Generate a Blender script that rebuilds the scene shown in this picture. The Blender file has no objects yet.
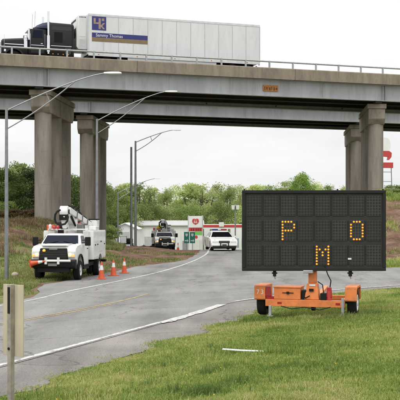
import bpy, bmesh, math, random
import numpy as np
from mathutils import Vector, Matrix
random.seed(7); rng = np.random.default_rng(7)
R = math.radians
S = bpy.context.scene
COL = S.collection

# ------------------------------------------------------------------ camera
cd = bpy.data.cameras.new('camera'); cam = bpy.data.objects.new('camera', cd); COL.objects.link(cam)
CZ = 2.4
cam.location = (0, 0, CZ); cam.rotation_euler = (R(90), 0, 0)
cd.sensor_width = 36; cd.lens = 90; cd.shift_y = 0.045; cd.clip_end = 4000; cd.clip_start = 0.2
S.camera = cam
# ------------------------------------------------------------------ sky (overcast) and sun
SUN_EL, SUN_AZ = R(58), R(215)
W = bpy.data.worlds.new('World'); S.world = W; W.use_nodes = True
nt = W.node_tree; nt.nodes.clear()
N = nt.nodes.new; L = nt.links.new
out = N('ShaderNodeOutputWorld'); bg = N('ShaderNodeBackground'); bg.inputs['Strength'].default_value = 0.1
sky = N('ShaderNodeTexSky'); sky.sky_type = 'NISHITA'; sky.sun_disc = False
sky.sun_elevation = SUN_EL; sky.sun_rotation = SUN_AZ; sky.dust_density = 4.0
tc = N('ShaderNodeTexCoord'); sep = N('ShaderNodeSeparateXYZ'); L(tc.outputs['Generated'], sep.inputs[0])
mx = N('ShaderNodeMath'); mx.operation = 'MAXIMUM'; mx.inputs[1].default_value = 0; L(sep.outputs['Z'], mx.inputs[0])
ma = N('ShaderNodeMath'); ma.operation = 'MULTIPLY_ADD'; ma.inputs[1].default_value = 1.2; ma.inputs[2].default_value = 1.0; L(mx.outputs[0], ma.inputs[0])
mp = N('ShaderNodeMapping'); mp.inputs['Scale'].default_value = (3, 3, 9); L(tc.outputs['Generated'], mp.inputs[0])
nz = N('ShaderNodeTexNoise'); nz.inputs['Scale'].default_value = 1.6; nz.inputs['Detail'].default_value = 6; nz.inputs['Roughness'].default_value = .55; L(mp.outputs[0], nz.inputs['Vector'])
cr = N('ShaderNodeMapRange'); cr.inputs[1].default_value = .3; cr.inputs[2].default_value = .7; cr.inputs[3].default_value = 8.0; cr.inputs[4].default_value = 9.8; L(nz.outputs['Fac'], cr.inputs[0])
mu = N('ShaderNodeMath'); mu.operation = 'MULTIPLY'; L(ma.outputs[0], mu.inputs[0]); L(cr.outputs[0], mu.inputs[1])
cc = N('ShaderNodeMixRGB'); cc.blend_type = 'MULTIPLY'; cc.inputs[0].default_value = 1; cc.inputs[1].default_value = (.995, 1.0, 1.0, 1); L(mu.outputs[0], cc.inputs[2])
mixs = N('ShaderNodeMixRGB'); mixs.inputs[0].default_value = .93; L(sky.outputs[0], mixs.inputs[1]); L(cc.outputs[0], mixs.inputs[2])
L(mixs.outputs[0], bg.inputs['Color']); L(bg.outputs[0], out.inputs['Surface'])
sd = bpy.data.lights.new('sun', 'SUN'); sd.energy = 1.4; sd.angle = R(25); sd.color = (1, .965, .91)
sun = bpy.data.objects.new('sun', sd); COL.objects.link(sun)
sdir = Vector((math.sin(SUN_AZ) * math.cos(SUN_EL), math.cos(SUN_AZ) * math.cos(SUN_EL), math.sin(SUN_EL)))
sun.rotation_euler = sdir.to_track_quat('Z', 'Y').to_euler(); sun.location = (0, 0, 60)
S.view_settings.view_transform = 'Standard'; S.view_settings.look = 'None'
S.view_settings.gamma = 1; S.view_settings.use_curve_mapping = False; S.view_settings.exposure = 0.0

# ------------------------------------------------------------------ helpers
def sst(a, b, x):
    t = np.clip((np.asarray(x, float) - a) / (b - a), 0, 1); return t * t * (3 - 2 * t)

class MB:
    def __init__(s): s.v = []; s.f = []
    def add(s, v, f):
        o = len(s.v); s.v += [tuple(p) for p in v]; s.f += [tuple(i + o for i in q) for q in f]; return s
    def hexa(s, p):   # 4 bottom ccw, 4 top ccw
        return s.add(p, [(3, 2, 1, 0), (4, 5, 6, 7), (0, 1, 5, 4), (1, 2, 6, 5), (2, 3, 7, 6), (3, 0, 4, 7)])
    def bx(s, x0, x1, y0, y1, z0, z1):
        return s.hexa([(x0, y0, z0), (x1, y0, z0), (x1, y1, z0), (x0, y1, z0), (x0, y0, z1), (x1, y0, z1), (x1, y1, z1), (x0, y1, z1)])
    def prism(s, poly, axis, a, b):   # poly in the other two axes
        def P(u, w, t): return {'x': (t, u, w), 'y': (u, t, w), 'z': (u, w, t)}[axis]
        n = len(poly); v = [P(u, w, a) for u, w in poly] + [P(u, w, b) for u, w in poly]
        f = [tuple(range(n)), tuple(range(2 * n - 1, n - 1, -1))] + [(i, i + n, (i + 1) % n + n, (i + 1) % n) for i in range(n)]
        return s.add(v, f)
    def loft(s, rings, cap=True):
        n = len(rings[0]); v = [p for r in rings for p in r]; f = []
        for k in range(len(rings) - 1):
            for i in range(n):
                j = (i + 1) % n; f.append((k * n + i, k * n + j, (k + 1) * n + j, (k + 1) * n + i))
        if cap: f += [tuple(range(n - 1, -1, -1)), tuple(range((len(rings) - 1) * n, len(rings) * n))]
        return s.add(v, f)
    def tube(s, pts, r, seg=10):
        pts = [Vector(p) for p in pts]; rs = r if isinstance(r, (list, tuple)) else [r] * len(pts); rings = []
        up = None
        for i, p in enumerate(pts):
            d = (pts[min(i + 1, len(pts) - 1)] - pts[max(i - 1, 0)]).normalized()
            if up is None: up = Vector((0, 0, 1)) if abs(d.z) < .9 else Vector((1, 0, 0))
            a = d.cross(up).normalized(); b = a.cross(d).normalized(); up = b
            rings.append([p + (a * math.cos(2 * math.pi * k / seg) + b * math.sin(2 * math.pi * k / seg)) * rs[i] for k in range(seg)])
        return s.loft(rings)
    def lathe(s, prof, axis='z', c=(0, 0, 0), seg=20, cap=True):   # prof (r, h)
        rings = []
        for r, h in prof:
            ring = []
            for k in range(seg):
                a = 2 * math.pi * k / seg; u, w = r * math.cos(a), r * math.sin(a)
                q = {'z': (u, w, h), 'x': (h, u, w), 'y': (u, h, w)}[axis]
                ring.append((q[0] + c[0], q[1] + c[1], q[2] + c[2]))
            rings.append(ring)
        return s.loft(rings, cap)
    def mesh(s, name, bevel=0, smooth=False):
        me = bpy.data.meshes.new(name); me.from_pydata(s.v, [], s.f)
        bm = bmesh.new(); bm.from_mesh(me)
        bmesh.ops.recalc_face_normals(bm, faces=bm.faces)
        if bevel:
            es = [e for e in bm.edges if len(e.link_faces) == 2 and e.calc_face_angle(0) > .5]
            bmesh.ops.bevel(bm, geom=es, offset=bevel, segments=2, affect='EDGES', clamp_overlap=True, profile=.5)
        if smooth:
            for f in bm.faces: f.smooth = True
            for e in bm.edges:
                if len(e.link_faces) == 2 and e.calc_face_angle(0) > .6: e.smooth = False
        bm.to_mesh(me); bm.free(); return me
    def build(s, name, mat, parent=None, bevel=0, smooth=False, loc=None, rot=None):
        return link(name, s.mesh(name, bevel, smooth), mat, parent, loc, rot)

def link(name, me, mat, parent=None, loc=None, rot=None):
    o = bpy.data.objects.new(name, me); COL.objects.link(o)
    if mat and not me.materials: me.materials.append(mat)
    if parent: o.parent = parent
    if loc: o.location = loc
    if rot: o.rotation_euler = rot
    return o
def thing(name, label, cat, loc=(0, 0, 0), rz=0, group=None):
    o = bpy.data.objects.new(name, None); COL.objects.link(o); o.location = loc; o.rotation_euler = (0, 0, rz)
    o.empty_display_size = .3
    return tag(o, label, cat, group)
def tag(o, label, cat, group=None, kind=None):
    o['label'] = label
    if cat: o['category'] = cat
    if group: o['group'] = group
    if kind: o['kind'] = kind
    return o
def setting(o, label):
    o['kind'] = 'structure'; o['label'] = label; return o
def kids(o): return [c for c in COL.objects if c.parent == o]
def dup(root, loc=None, rz=None, label=None, parent=None):
    r = root.copy(); COL.objects.link(r)
    if parent: r.parent = parent
    if loc is not None: r.location = loc
    if rz is not None: r.rotation_euler = (0, 0, rz)
    if label: r['label'] = label
    for c in kids(root): dup(c, parent=r)
    return r
def text_mesh(txt, size, ext=.003, align='CENTER'):
    cu = bpy.data.curves.new('t', 'FONT'); cu.body = txt; cu.size = size; cu.extrude = ext; cu.align_x = align; cu.align_y = 'CENTER'; cu.resolution_u = 3
    o = bpy.data.objects.new('t', cu); COL.objects.link(o)
    dg = bpy.context.evaluated_depsgraph_get(); me = bpy.data.meshes.new_from_object(o.evaluated_get(dg))
    bpy.data.objects.remove(o); me.materials.clear(); return me

# ------------------------------------------------------------------ materials
MATS = {}
def mat(name, col, rough=.6, metal=0, var=.12, scale=3.0, bump=0, bscale=40, col2=None, coat=0, streak=0, spec=.5, dirt=0):
    if name in MATS: return MATS[name]
    m = bpy.data.materials.new(name); m.use_nodes = True; t = m.node_tree; b = t.nodes['Principled BSDF']
    b.inputs['Roughness'].default_value = rough; b.inputs['Metallic'].default_value = metal
    b.inputs['Coat Weight'].default_value = coat; b.inputs['Specular IOR Level'].default_value = spec
    tc = t.nodes.new('ShaderNodeTexCoord'); n = t.nodes.new('ShaderNodeTexNoise'); n.inputs['Scale'].default_value = scale
    n.inputs['Detail'].default_value = 6; n.inputs['Roughness'].default_value = .62
    src = tc.outputs['Object']
    if streak:
        mp = t.nodes.new('ShaderNodeMapping'); mp.inputs['Scale'].default_value = (1, 1, streak); t.links.new(src, mp.inputs[0]); t.links.new(mp.outputs[0], n.inputs['Vector'])
    else: t.links.new(src, n.inputs['Vector'])
    ramp = t.nodes.new('ShaderNodeValToRGB')
    c = Vector(col); c2 = Vector(col2) if col2 else c * (1 + var); c1 = c * (1 - var) if not col2 else c
    ramp.color_ramp.elements[0].position = .32; ramp.color_ramp.elements[1].position = .68
    ramp.color_ramp.elements[0].color = (*c1, 1); ramp.color_ramp.elements[1].color = (*c2, 1)
    t.links.new(n.outputs['Fac'], ramp.inputs[0]); last = ramp.outputs[0]
    if dirt:
        n2 = t.nodes.new('ShaderNodeTexNoise'); n2.inputs['Scale'].default_value = scale * 2.7; n2.inputs['Detail'].default_value = 8; n2.inputs['Roughness'].default_value = .7
        t.links.new(mp.outputs[0] if streak else src, n2.inputs['Vector'])
        mr = t.nodes.new('ShaderNodeMapRange'); mr.inputs[1].default_value = .52; mr.inputs[2].default_value = .75; mr.inputs[4].default_value = dirt; t.links.new(n2.outputs['Fac'], mr.inputs[0])
        mi = t.nodes.new('ShaderNodeMixRGB'); mi.inputs[2].default_value = (.13, .105, .08, 1); t.links.new(mr.outputs[0], mi.inputs[0]); t.links.new(last, mi.inputs[1]); last = mi.outputs[0]
    t.links.new(last, b.inputs['Base Color'])
    if bump:
        nb = t.nodes.new('ShaderNodeTexNoise'); nb.inputs['Scale'].default_value = bscale; nb.inputs['Detail'].default_value = 4; t.links.new(tc.outputs['Object'], nb.inputs['Vector'])
        bp = t.nodes.new('ShaderNodeBump'); bp.inputs['Strength'].default_value = bump; bp.inputs['Distance'].default_value = .02
        t.links.new(nb.outputs['Fac'], bp.inputs['Height']); t.links.new(bp.outputs[0], b.inputs['Normal'])
    MATS[name] = m; return m
def emis(name, col, st):
    m = mat(name, col, .4); b = m.node_tree.nodes['Principled BSDF']; b.inputs['Emission Color'].default_value = (*col, 1); b.inputs['Emission Strength'].default_value = st; return m

concrete = mat('concrete_column', (.27, .24, .205), .9, var=.28, scale=1.5, bump=.4, bscale=18, streak=.16, dirt=.5)
capcon = mat('concrete_cap', (.27, .235, .195), .9, var=.3, scale=1.3, bump=.4, bscale=15, dirt=.65, streak=.35)
curbcon = mat('concrete_curb', (.24, .20, .155), .9, var=.28, scale=1.3, bump=.4, bscale=15, dirt=.7, streak=.3)
deckcon = mat('concrete_deck', (.10, .092, .085), .9, var=.15)  # slab colour darkened to stand in for shade under the deck
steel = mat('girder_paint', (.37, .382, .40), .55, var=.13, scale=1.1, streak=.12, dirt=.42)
steel_in = mat('shade_dark_steel', (.032, .027, .024), .85, var=.3, scale=1.5)  # near-black colour paints in the shade between the fascia girders
galv = mat('galvanised', (.42, .43, .43), .45, .6, var=.15, scale=6)
polem = mat('pole_metal', (.27, .28, .29), .45, .7, var=.15, scale=4)
white = mat('white_paint', (.74, .74, .73), .3, var=.06, scale=2, coat=.3, dirt=.28)
trailw = mat('trailer_white', (.68, .69, .70), .38, var=.06, scale=1.2, coat=.1, dirt=.14, streak=.25)
seamm = mat('seam_grey', (.5, .51, .52), .45, var=.1)
black = mat('black_paint', (.006, .006, .007), .3, var=.1, coat=.15, spec=.3)
blackp = mat('black_plastic', (.010, .010, .010), .65, var=.2, spec=.25)
navy = mat('navy_paint', (.010, .014, .05), .3, var=.1, coat=.2, spec=.3)
glass = mat('dark_glass', (.006, .007, .009), .08, var=.1, spec=.15)
glassb = mat('blue_glass', (.006, .010, .024), .08, var=.2, spec=.12)
rubber = mat('rubber', (.014, .014, .014), .9, var=.3, scale=9, spec=.25)
chrome = mat('chrome', (.75, .76, .78), .15, 1, var=.05)
rimm = mat('wheel_rim', (.62, .62, .60), .35, .3, var=.15, dirt=.2)
orange = mat('orange_paint', (.72, .215, .06), .5, var=.16, scale=4, dirt=.45)
coneor = mat('cone_orange', (.62, .10, .035), .5, var=.12, scale=6)
reflw = mat('reflective_white', (.75, .75, .74), .4, var=.06)
redl = mat('red_lens', (.35, .02, .02), .2, var=.1)
redp = mat('red_paint', (.5, .05, .05), .4, var=.1)
greenp = mat('sign_green', (.02, .22, .16), .45, var=.08)
limep = mat('lime_panel', (.16, .5, .12), .45, var=.08)
brownp = mat('brown_stripe', (.21, .15, .08), .5, var=.1)
bluep = mat('blue_panel', (.03, .03, .17), .5, var=.1)
tanp = mat('tan_figure', (.34, .24, .19), .5, var=.2, scale=6)
signback = mat('weathered_plywood', (.50, .44, .32), .75, var=.22, scale=3, streak=.2, dirt=.25)
amber = emis('amber_lamp', (1, .33, .05), 1.3)
ambero = mat('amber_lens', (.55, .2, .03), .25)
ledm = emis('amber_led', (.9, .30, .02), 1.0)
headl = emis('warm_headlight', (1, .72, .38), .9)
lens = mat('clear_lens', (.7, .72, .72), .12, var=.1, spec=.8)
boardm = mat('board_frame', (.016, .016, .016), .6, var=.2, spec=.3)
boardin = mat('board_matrix', (.036, .035, .032), .7, var=.15, spec=.25)
dotm = mat('unlit_pixel', (.026, .025, .022), .6, var=.2, spec=.25)
roofm = mat('grey_roof', (.42, .42, .41), .5, var=.1, scale=.5)
wallw = mat('white_siding', (.78, .79, .79), .6, var=.05, scale=.6, dirt=.08)
bark = mat('bark', (.10, .08, .065), .9, var=.35, scale=5, bump=.6, bscale=12)
skin = mat('skin', (.42, .25, .18), .6)
hivis = mat('hi_vis_yellow', (.72, .74, .04), .6)
denim = mat('dark_trousers', (.05, .06, .09), .85)
# ------------------------------------------------------------------ ground and roads
def vnoise(x, y, s, seed=0):
    r = np.random.default_rng(seed); g = r.random((64, 64)); u = (x * s) % 64; w = (y * s) % 64
    i, j = np.floor(u).astype(int), np.floor(w).astype(int); fu, fw = u - i, w - j; fu = fu * fu * (3 - 2 * fu); fw = fw * fw * (3 - 2 * fw)
    i2, j2 = (i + 1) % 64, (j + 1) % 64; i %= 64; j %= 64
    return (g[i, j] * (1 - fu) + g[i2, j] * fu) * (1 - fw) + (g[i, j2] * (1 - fu) + g[i2, j2] * fu) * fw
def smooth_line(pts, step=.5):
    p = np.array(pts, float); out = []
    for i in range(len(p) - 1):
        p0 = p[max(i - 1, 0)]; p1 = p[i]; p2 = p[i + 1]; p3 = p[min(i + 2, len(p) - 1)]
        n = max(2, int(np.linalg.norm(p2 - p1) / step))
        for k in range(n):
            t = k / n
            out.append(.5 * ((2 * p1) + (-p0 + p2) * t + (2 * p0 - 5 * p1 + 4 * p2 - p3) * t * t + (-p0 + 3 * p1 - 3 * p2 + p3) * t ** 3))
    out.append(p[-1]); return np.array(out)
def offset(line, d):   # to the right of travel
    t = np.gradient(line, axis=0); t /= np.linalg.norm(t, axis=1)[:, None] + 1e-9
    return line + np.stack([t[:, 1], -t[:, 0]], 1) * d
LL = smooth_line([(-18, 3), (-14.2, 11), (-9.6, 23), (-6.3, 31.5), (-4.9, 38.5), (-3.2, 46), (-1.0, 57), (.15, 65), (.6, 72), (.5, 80), (0, 90), (-1.3, 101), (-4, 115), (-8, 130), (-14, 146)])
RLn = smooth_line([(-9.6, -1), (-5.6, 9.5), (-3.2, 16), (-.65, 23.3), (.4, 26.6)])
RAMPn = smooth_line([(.4, 26.6), (.82, 28.2), (1.75, 29.7), (3.4, 31.9), (5.3, 33.8), (7.06, 35.3), (10.3, 37.7), (20, 44.5), (40, 58), (75, 84)])
RAMPf = smooth_line([(75, 97), (40, 69.5), (24, 58.2), (14, 51.2), (9.6, 48.2), (7.4, 47.6), (6.9, 50.5)])
RLf = smooth_line([(6.9, 50.5), (7.8, 57), (8.4, 65), (8.8, 72), (8.7, 80), (8.2, 90), (6.8, 103), (4, 118), (0, 134), (-6, 150)])
LLo = offset(LL, 1); LLo = LL - (LLo - LL) * (.45 + 1.9 * sst(35, 42, LL[:, 1]) * (1 - .9 * sst(54, 62, LL[:, 1])) + .06 * np.sin(LL[:, 1] * 2.3))[:, None]
road_poly = np.concatenate([LLo, RLf[::-1], RAMPf[::-1], RAMPn[::-1], RLn[::-1]])
near_edge = np.concatenate([RLn, RAMPn[1:]])
she = offset(near_edge, 1.35)
# grass edge of the shoulder: drop points inside the tight inner corner
shp = np.concatenate([near_edge, she[::-1]])
def poly_inside(poly, x, y):
    ins = np.zeros(x.shape, bool); n = len(poly); x2 = np.roll(poly[:, 0], -1); y2 = np.roll(poly[:, 1], -1)
    for i in range(n):
        c = (poly[i, 1] > y) != (y2[i] > y)
        xi = (x2[i] - poly[i, 0]) * (y - poly[i, 1]) / (y2[i] - poly[i, 1] + 1e-12) + poly[i, 0]
        ins ^= c & (x < xi)
    return ins
def line_dist(line, x, y, closed=False):
    a = line; b = np.roll(line, -1, axis=0)
    if not closed: a, b = a[:-1], b[:-1]
    d = np.full(x.shape, 1e9)
    for i in range(len(a)):
        dx, dy = b[i] - a[i]; l = dx * dx + dy * dy + 1e-12
        t = np.clip(((x - a[i, 0]) * dx + (y - a[i, 1]) * dy) / l, 0, 1)
        d = np.minimum(d, (x - a[i, 0] - t * dx) ** 2 + (y - a[i, 1] - t * dy) ** 2)
    return np.sqrt(d)
def sdf_road(x, y):     # positive inside
    d = line_dist(road_poly, x, y, True); return np.where(poly_inside(road_poly, x, y), d, -d)
def sdf_shoulder(x, y): # positive within 1.35 m of the near edge (and under the road edge)
    d = line_dist(near_edge, x, y); w = 1.35 + .12 * np.sin(x * 1.9 + y * 1.3) + .1 * np.sin(y * 3.1 - x) + .05 * np.sin(y * 9 + x * 7)
    return w * (1 - .45 * sst(27, 31, y)) - d
def H(x, y):
    x = np.asarray(x, float); y = np.asarray(y, float)
    q = (x + .65) * .94 - (y - 23.3) * .33
    z = -.4 * np.clip(-q / 8.4, 0, 1) * (1 - sst(48, 75, y))
    yy = np.maximum(y - 20, 0)
    z = z + np.clip(.06 * (q - 1.3), 0, .26) * (1 - sst(25.5, 30.5, y - .62 * np.maximum(x - 2, 0)))
    d = np.maximum(y - 72, 0); d = np.minimum(d, 95)
    z = z - .037 * d * sst(0, 14, d)
    z = z + 2.0 * sst(46, 74, y) * sst(-7.6, -12.5, x) * (1 - .75 * sst(120, 170, y))
    z = z + .35 * sst(46, 54, y) * sst(-4.5, -8, x) * (1 - sst(62, 72, y))
    beyond = y - (47.6 + .72 * np.maximum(x - 8, 0))
    z = z + 3.7 * sst(.8, 17, beyond) * sst(7.6, 11.5, x) * (1 - .5 * sst(130, 200, y))
    z = z + 6 * sst(260, 600, y) 
    z = z + .2 * sst(51, 57, y) * sst(-3.2, -6.2, x - .15 * (np.minimum(y, 68) - 56)) * (1 - sst(74, 86, y)) * sst(-14, -9, x) * (.5 + .9 * vnoise(x, y, .5, 55) + .35 * vnoise(x, y, 1.6, 56)) * (x < 2)
    rough = sst(48, 54, y) * (sst(-7.5, -9.5, x) + sst(9, 11, x) * sst(1.5, 3, beyond)) * (1 - sst(150, 220, y))
    z = z + rough * (.5 * (vnoise(x, y, .45, 51) - .5) + .28 * (vnoise(x, y, 1.1, 52) - .5) + .16 * (vnoise(x, y, 2.3, 53) - .5))
    return z
def Hs(x, y): return float(H(np.array([x]), np.array([y]))[0])

def axis(dense0, dense1, step, lo, hi, g=1.18):
    a = list(np.arange(dense0, dense1, step)); s = step; v = a[-1]
    while v < hi: s *= g; v += s; a.append(v)
    s = step; v = a[0]; b = []
    while v > lo: s *= g; v -= s; b.append(v)
    return np.array(b[::-1] + a)
xs = axis(-16, 20, .4, -900, 900); ys = axis(4, 112, .45, -60, 1500)
GX, GY = np.meshgrid(xs, ys); gx, gy = GX.ravel(), GY.ravel()
near = (gx > -30) & (gx < 80) & (gy < 155)
sr = np.full(gx.shape, -30.); ss = np.full(gx.shape, -30.)
sr[near] = sdf_road(gx[near], gy[near]); ss[near] = sdf_shoulder(gx[near], gy[near])
gz = H(gx, gy) - .11 * sst(.1, .7, np.maximum(sr, ss)) - .004
nx, ny = len(xs), len(ys)
ii = (np.arange(ny - 1)[:, None] * nx + np.arange(nx - 1)[None, :]).ravel()
quads = np.stack([ii, ii + 1, ii + nx + 1, ii + nx], 1)
me = bpy.data.meshes.new('ground'); me.from_pydata(np.stack([gx, gy, gz], 1).tolist(), [], quads.tolist())
dirt = np.zeros(gx.shape)
# bare red earth on the banks and beside the road
dirt = np.maximum(dirt, .75 * sst(52, 60, gy) * (1 - sst(66, 72, gy)) * sst(-6, -9, gx))
dirt = np.maximum(dirt, .8 * sst(-9, -6, gx) * sst(50, 54, gy) * (1 - sst(84, 95, gy)) * (gx < 3))
dirt = np.maximum(dirt, .95 * sst(7, 10, gx) * sst(48.6, 51, gy - .72 * np.maximum(gx - 8, 0)) * (1 - sst(64, 72, gy - .72 * np.maximum(gx - 8, 0))))
dirt = np.maximum(dirt, .55 * sst(-1.5, -.2, sr) * (gx < 3) * (gy > 27))
at = me.attributes.new('dirt', 'FLOAT', 'POINT'); at.data.foreach_set('value', dirt.astype(np.float32))
for p in me.polygons: p.use_smooth = True

def ground_mat():
    m = bpy.data.materials.new('ground_soil_and_turf'); m.use_nodes = True; t = m.node_tree; b = t.nodes['Principled BSDF']; b.inputs['Roughness'].default_value = .95; b.inputs['Specular IOR Level'].default_value = .15
    tc = t.nodes.new('ShaderNodeTexCoord')
    def noise(s, d=6):
        n = t.nodes.new('ShaderNodeTexNoise'); n.inputs['Scale'].default_value = s; n.inputs['Detail'].default_value = d; n.inputs['Roughness'].default_value = .65; t.links.new(tc.outputs['Object'], n.inputs['Vector']); return n.outputs['Fac']
    def ramp(src, stops):
        r = t.nodes.new('ShaderNodeValToRGB')
        while len(r.color_ramp.elements) < len(stops): r.color_ramp.elements.new(.5)
        for e, (p, c) in zip(r.color_ramp.elements, stops): e.position = p; e.color = (*c, 1)
        t.links.new(src, r.inputs[0]); return r.outputs[0]
    g = ramp(noise(2.2), [(.3, (.09, .115, .035)), (.5, (.155, .175, .06)), (.68, (.25, .22, .11))])
    d = ramp(noise(1.3, 9), [(.3, (.06, .038, .027)), (.45, (.125, .074, .05)), (.6, (.20, .125, .088)), (.75, (.29, .215, .16))])
    a = t.nodes.new('ShaderNodeAttribute'); a.attribute_name = 'dirt'
    ad = t.nodes.new('ShaderNodeMath'); ad.operation = 'ADD'; t.links.new(a.outputs['Fac'], ad.inputs[0]); t.links.new(noise(1.1, 8), ad.inputs[1])
    mr = t.nodes.new('ShaderNodeMapRange'); mr.inputs[1].default_value = .88; mr.inputs[2].default_value = 1.08; t.links.new(ad.outputs[0], mr.inputs[0])
    mi = t.nodes.new('ShaderNodeMixRGB'); t.links.new(mr.outputs[0], mi.inputs[0]); t.links.new(g, mi.inputs[1]); t.links.new(d, mi.inputs[2]); t.links.new(mi.outputs[0], b.inputs['Base Color'])
    bp = t.nodes.new('ShaderNodeBump'); bp.inputs['Strength'].default_value = .8; bp.inputs['Distance'].default_value = .08; t.links.new(noise(5, 10), bp.inputs['Height']); t.links.new(bp.outputs[0], b.inputs['Normal'])
    return m
GM = ground_mat()
setting(link('ground', me, GM), 'grassy roadside ground with bare red earth banks')

def clip_sheet(name, sdf, x0, x1, y0, y1, st, dz):
    ax = np.arange(x0, x1 + st, st); ay = np.arange(y0, y1 + st, st)
    X, Y = np.meshgrid(ax, ay); s = sdf(X.ravel(), Y.ravel()).reshape(X.shape)
    v = []; f = []; idx = {}
    def vid(p):
        k = (round(p[0], 4), round(p[1], 4))
        if k not in idx: idx[k] = len(v); v.append(k)
        return idx[k]
    any_in = np.maximum.reduce([s[:-1, :-1], s[1:, :-1], s[:-1, 1:], s[1:, 1:]]) > 0
    for j, i in zip(*np.nonzero(any_in)):
        c = [(ax[i], ay[j], s[j, i]), (ax[i + 1], ay[j], s[j, i + 1]), (ax[i + 1], ay[j + 1], s[j + 1, i + 1]), (ax[i], ay[j + 1], s[j + 1, i])]
        o = []
        for k in range(4):
            a, b = c[k], c[(k + 1) % 4]
            if a[2] > 0: o.append(a)
            if (a[2] > 0) != (b[2] > 0):
                t = a[2] / (a[2] - b[2]); o.append((a[0] + (b[0] - a[0]) * t, a[1] + (b[1] - a[1]) * t, 0))
        q = list(dict.fromkeys(vid(p) for p in o))
        if len(q) > 2: f.append(q)
    va = np.array(v); z = H(va[:, 0], va[:, 1]) + dz
    me = bpy.data.meshes.new(name); me.from_pydata(np.column_stack([va, z]).tolist(), [], f)
    for p in me.polygons: p.use_smooth = True
    return me

def asphalt_mat(name, c1, c2, c3, cracks=True):
    m = bpy.data.materials.new(name); m.use_nodes = True; t = m.node_tree; b = t.nodes['Principled BSDF']; b.inputs['Roughness'].default_value = .82; b.inputs['Specular IOR Level'].default_value = .35
    tc = t.nodes.new('ShaderNodeTexCoord')
    def noise(s, d=6, vec=None, r=.6):
        n = t.nodes.new('ShaderNodeTexNoise'); n.inputs['Scale'].default_value = s; n.inputs['Detail'].default_value = d; n.inputs['Roughness'].default_value = r; t.links.new(vec or tc.outputs['Object'], n.inputs['Vector']); return n.outputs['Fac']
    mp = t.nodes.new('ShaderNodeMapping'); mp.inputs['Rotation'].default_value = (0, 0, R(18)); mp.inputs['Scale'].default_value = (1, .12, 1); t.links.new(tc.outputs['Object'], mp.inputs[0])
    ad = t.nodes.new('ShaderNodeMath'); ad.operation = 'ADD'; t.links.new(noise(.9, 5, mp.outputs[0]), ad.inputs[0])
    mu = t.nodes.new('ShaderNodeMath'); mu.operation = 'MULTIPLY_ADD'; mu.inputs[1].default_value = .8; mu.inputs[2].default_value = -.4; t.links.new(noise(.35, 5), mu.inputs[0]); t.links.new(mu.outputs[0], ad.inputs[1])
    r = t.nodes.new('ShaderNodeValToRGB'); r.color_ramp.elements.new(.5)
    for e, (p, c) in zip(r.color_ramp.elements, [(.3, c1), (.5, c2), (.72, c3)]): e.position = p; e.color = (*c, 1)
    t.links.new(ad.outputs[0], r.inputs[0]); last = r.outputs[0]
    # stone speckle
    sp = t.nodes.new('ShaderNodeMapRange'); sp.inputs[1].default_value = .35; sp.inputs[2].default_value = .65; sp.inputs[3].default_value = .72; sp.inputs[4].default_value = 1.28; t.links.new(noise(38, 3, None, .7), sp.inputs[0])
    m2 = t.nodes.new('ShaderNodeMixRGB'); m2.blend_type = 'MULTIPLY'; m2.inputs[0].default_value = 1; t.links.new(last, m2.inputs[1]); t.links.new(sp.outputs[0], m2.inputs[2]); last = m2.outputs[0]
    if cracks:
        vo = t.nodes.new('ShaderNodeTexVoronoi'); vo.feature = 'DISTANCE_TO_EDGE'; vo.inputs['Scale'].default_value = .28; vo.inputs['Randomness'].default_value = 1
        dn = t.nodes.new('ShaderNodeTexNoise'); dn.inputs['Scale'].default_value = 1.4; dn.inputs['Detail'].default_value = 6; t.links.new(tc.outputs['Object'], dn.inputs['Vector'])
        dm = t.nodes.new('ShaderNodeMixRGB'); dm.blend_type = 'ADD'; dm.inputs[0].default_value = .9; t.links.new(tc.outputs['Object'], dm.inputs[1]); t.links.new(dn.outputs['Color'], dm.inputs[2]); t.links.new(dm.outputs[0], vo.inputs['Vector'])
        ck = t.nodes.new('ShaderNodeMapRange'); ck.inputs[1].default_value = .002; ck.inputs[2].default_value = .009; ck.inputs[3].default_value = .62; ck.inputs[4].default_value = 0; t.links.new(vo.outputs['Distance'], ck.inputs[0])
        m3 = t.nodes.new('ShaderNodeMixRGB'); m3.inputs[2].default_value = (.05, .047, .045, 1); t.links.new(ck.outputs[0], m3.inputs[0]); t.links.new(last, m3.inputs[1]); last = m3.outputs[0]
    t.links.new(last, b.inputs['Base Color'])
    bp = t.nodes.new('ShaderNodeBump'); bp.inputs['Strength'].default_value = .35; bp.inputs['Distance'].default_value = .01; t.links.new(noise(45, 4), bp.inputs['Height']); t.links.new(bp.outputs[0], b.inputs['Normal'])
    return m
asph = asphalt_mat('worn_asphalt', (.15, .146, .141), (.205, .200, .193), (.255, .249, .238))
shm = asphalt_mat('gravelly_shoulder', (.125, .113, .105), (.185, .17, .158), (.26, .24, .22))
def both(x, y): return np.minimum(sdf_shoulder(x, y), .35 - sdf_road(x, y))
setting(link('road_shoulder', clip_sheet('road_shoulder', both, -12, 42, -2, 62, .22, .004), shm), 'coarse brownish shoulder between road and grass')
setting(link('road', clip_sheet('road', sdf_road, -22, 80, 1, 150, .6, .012), asph), 'worn grey two lane road forking into a ramp')

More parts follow.
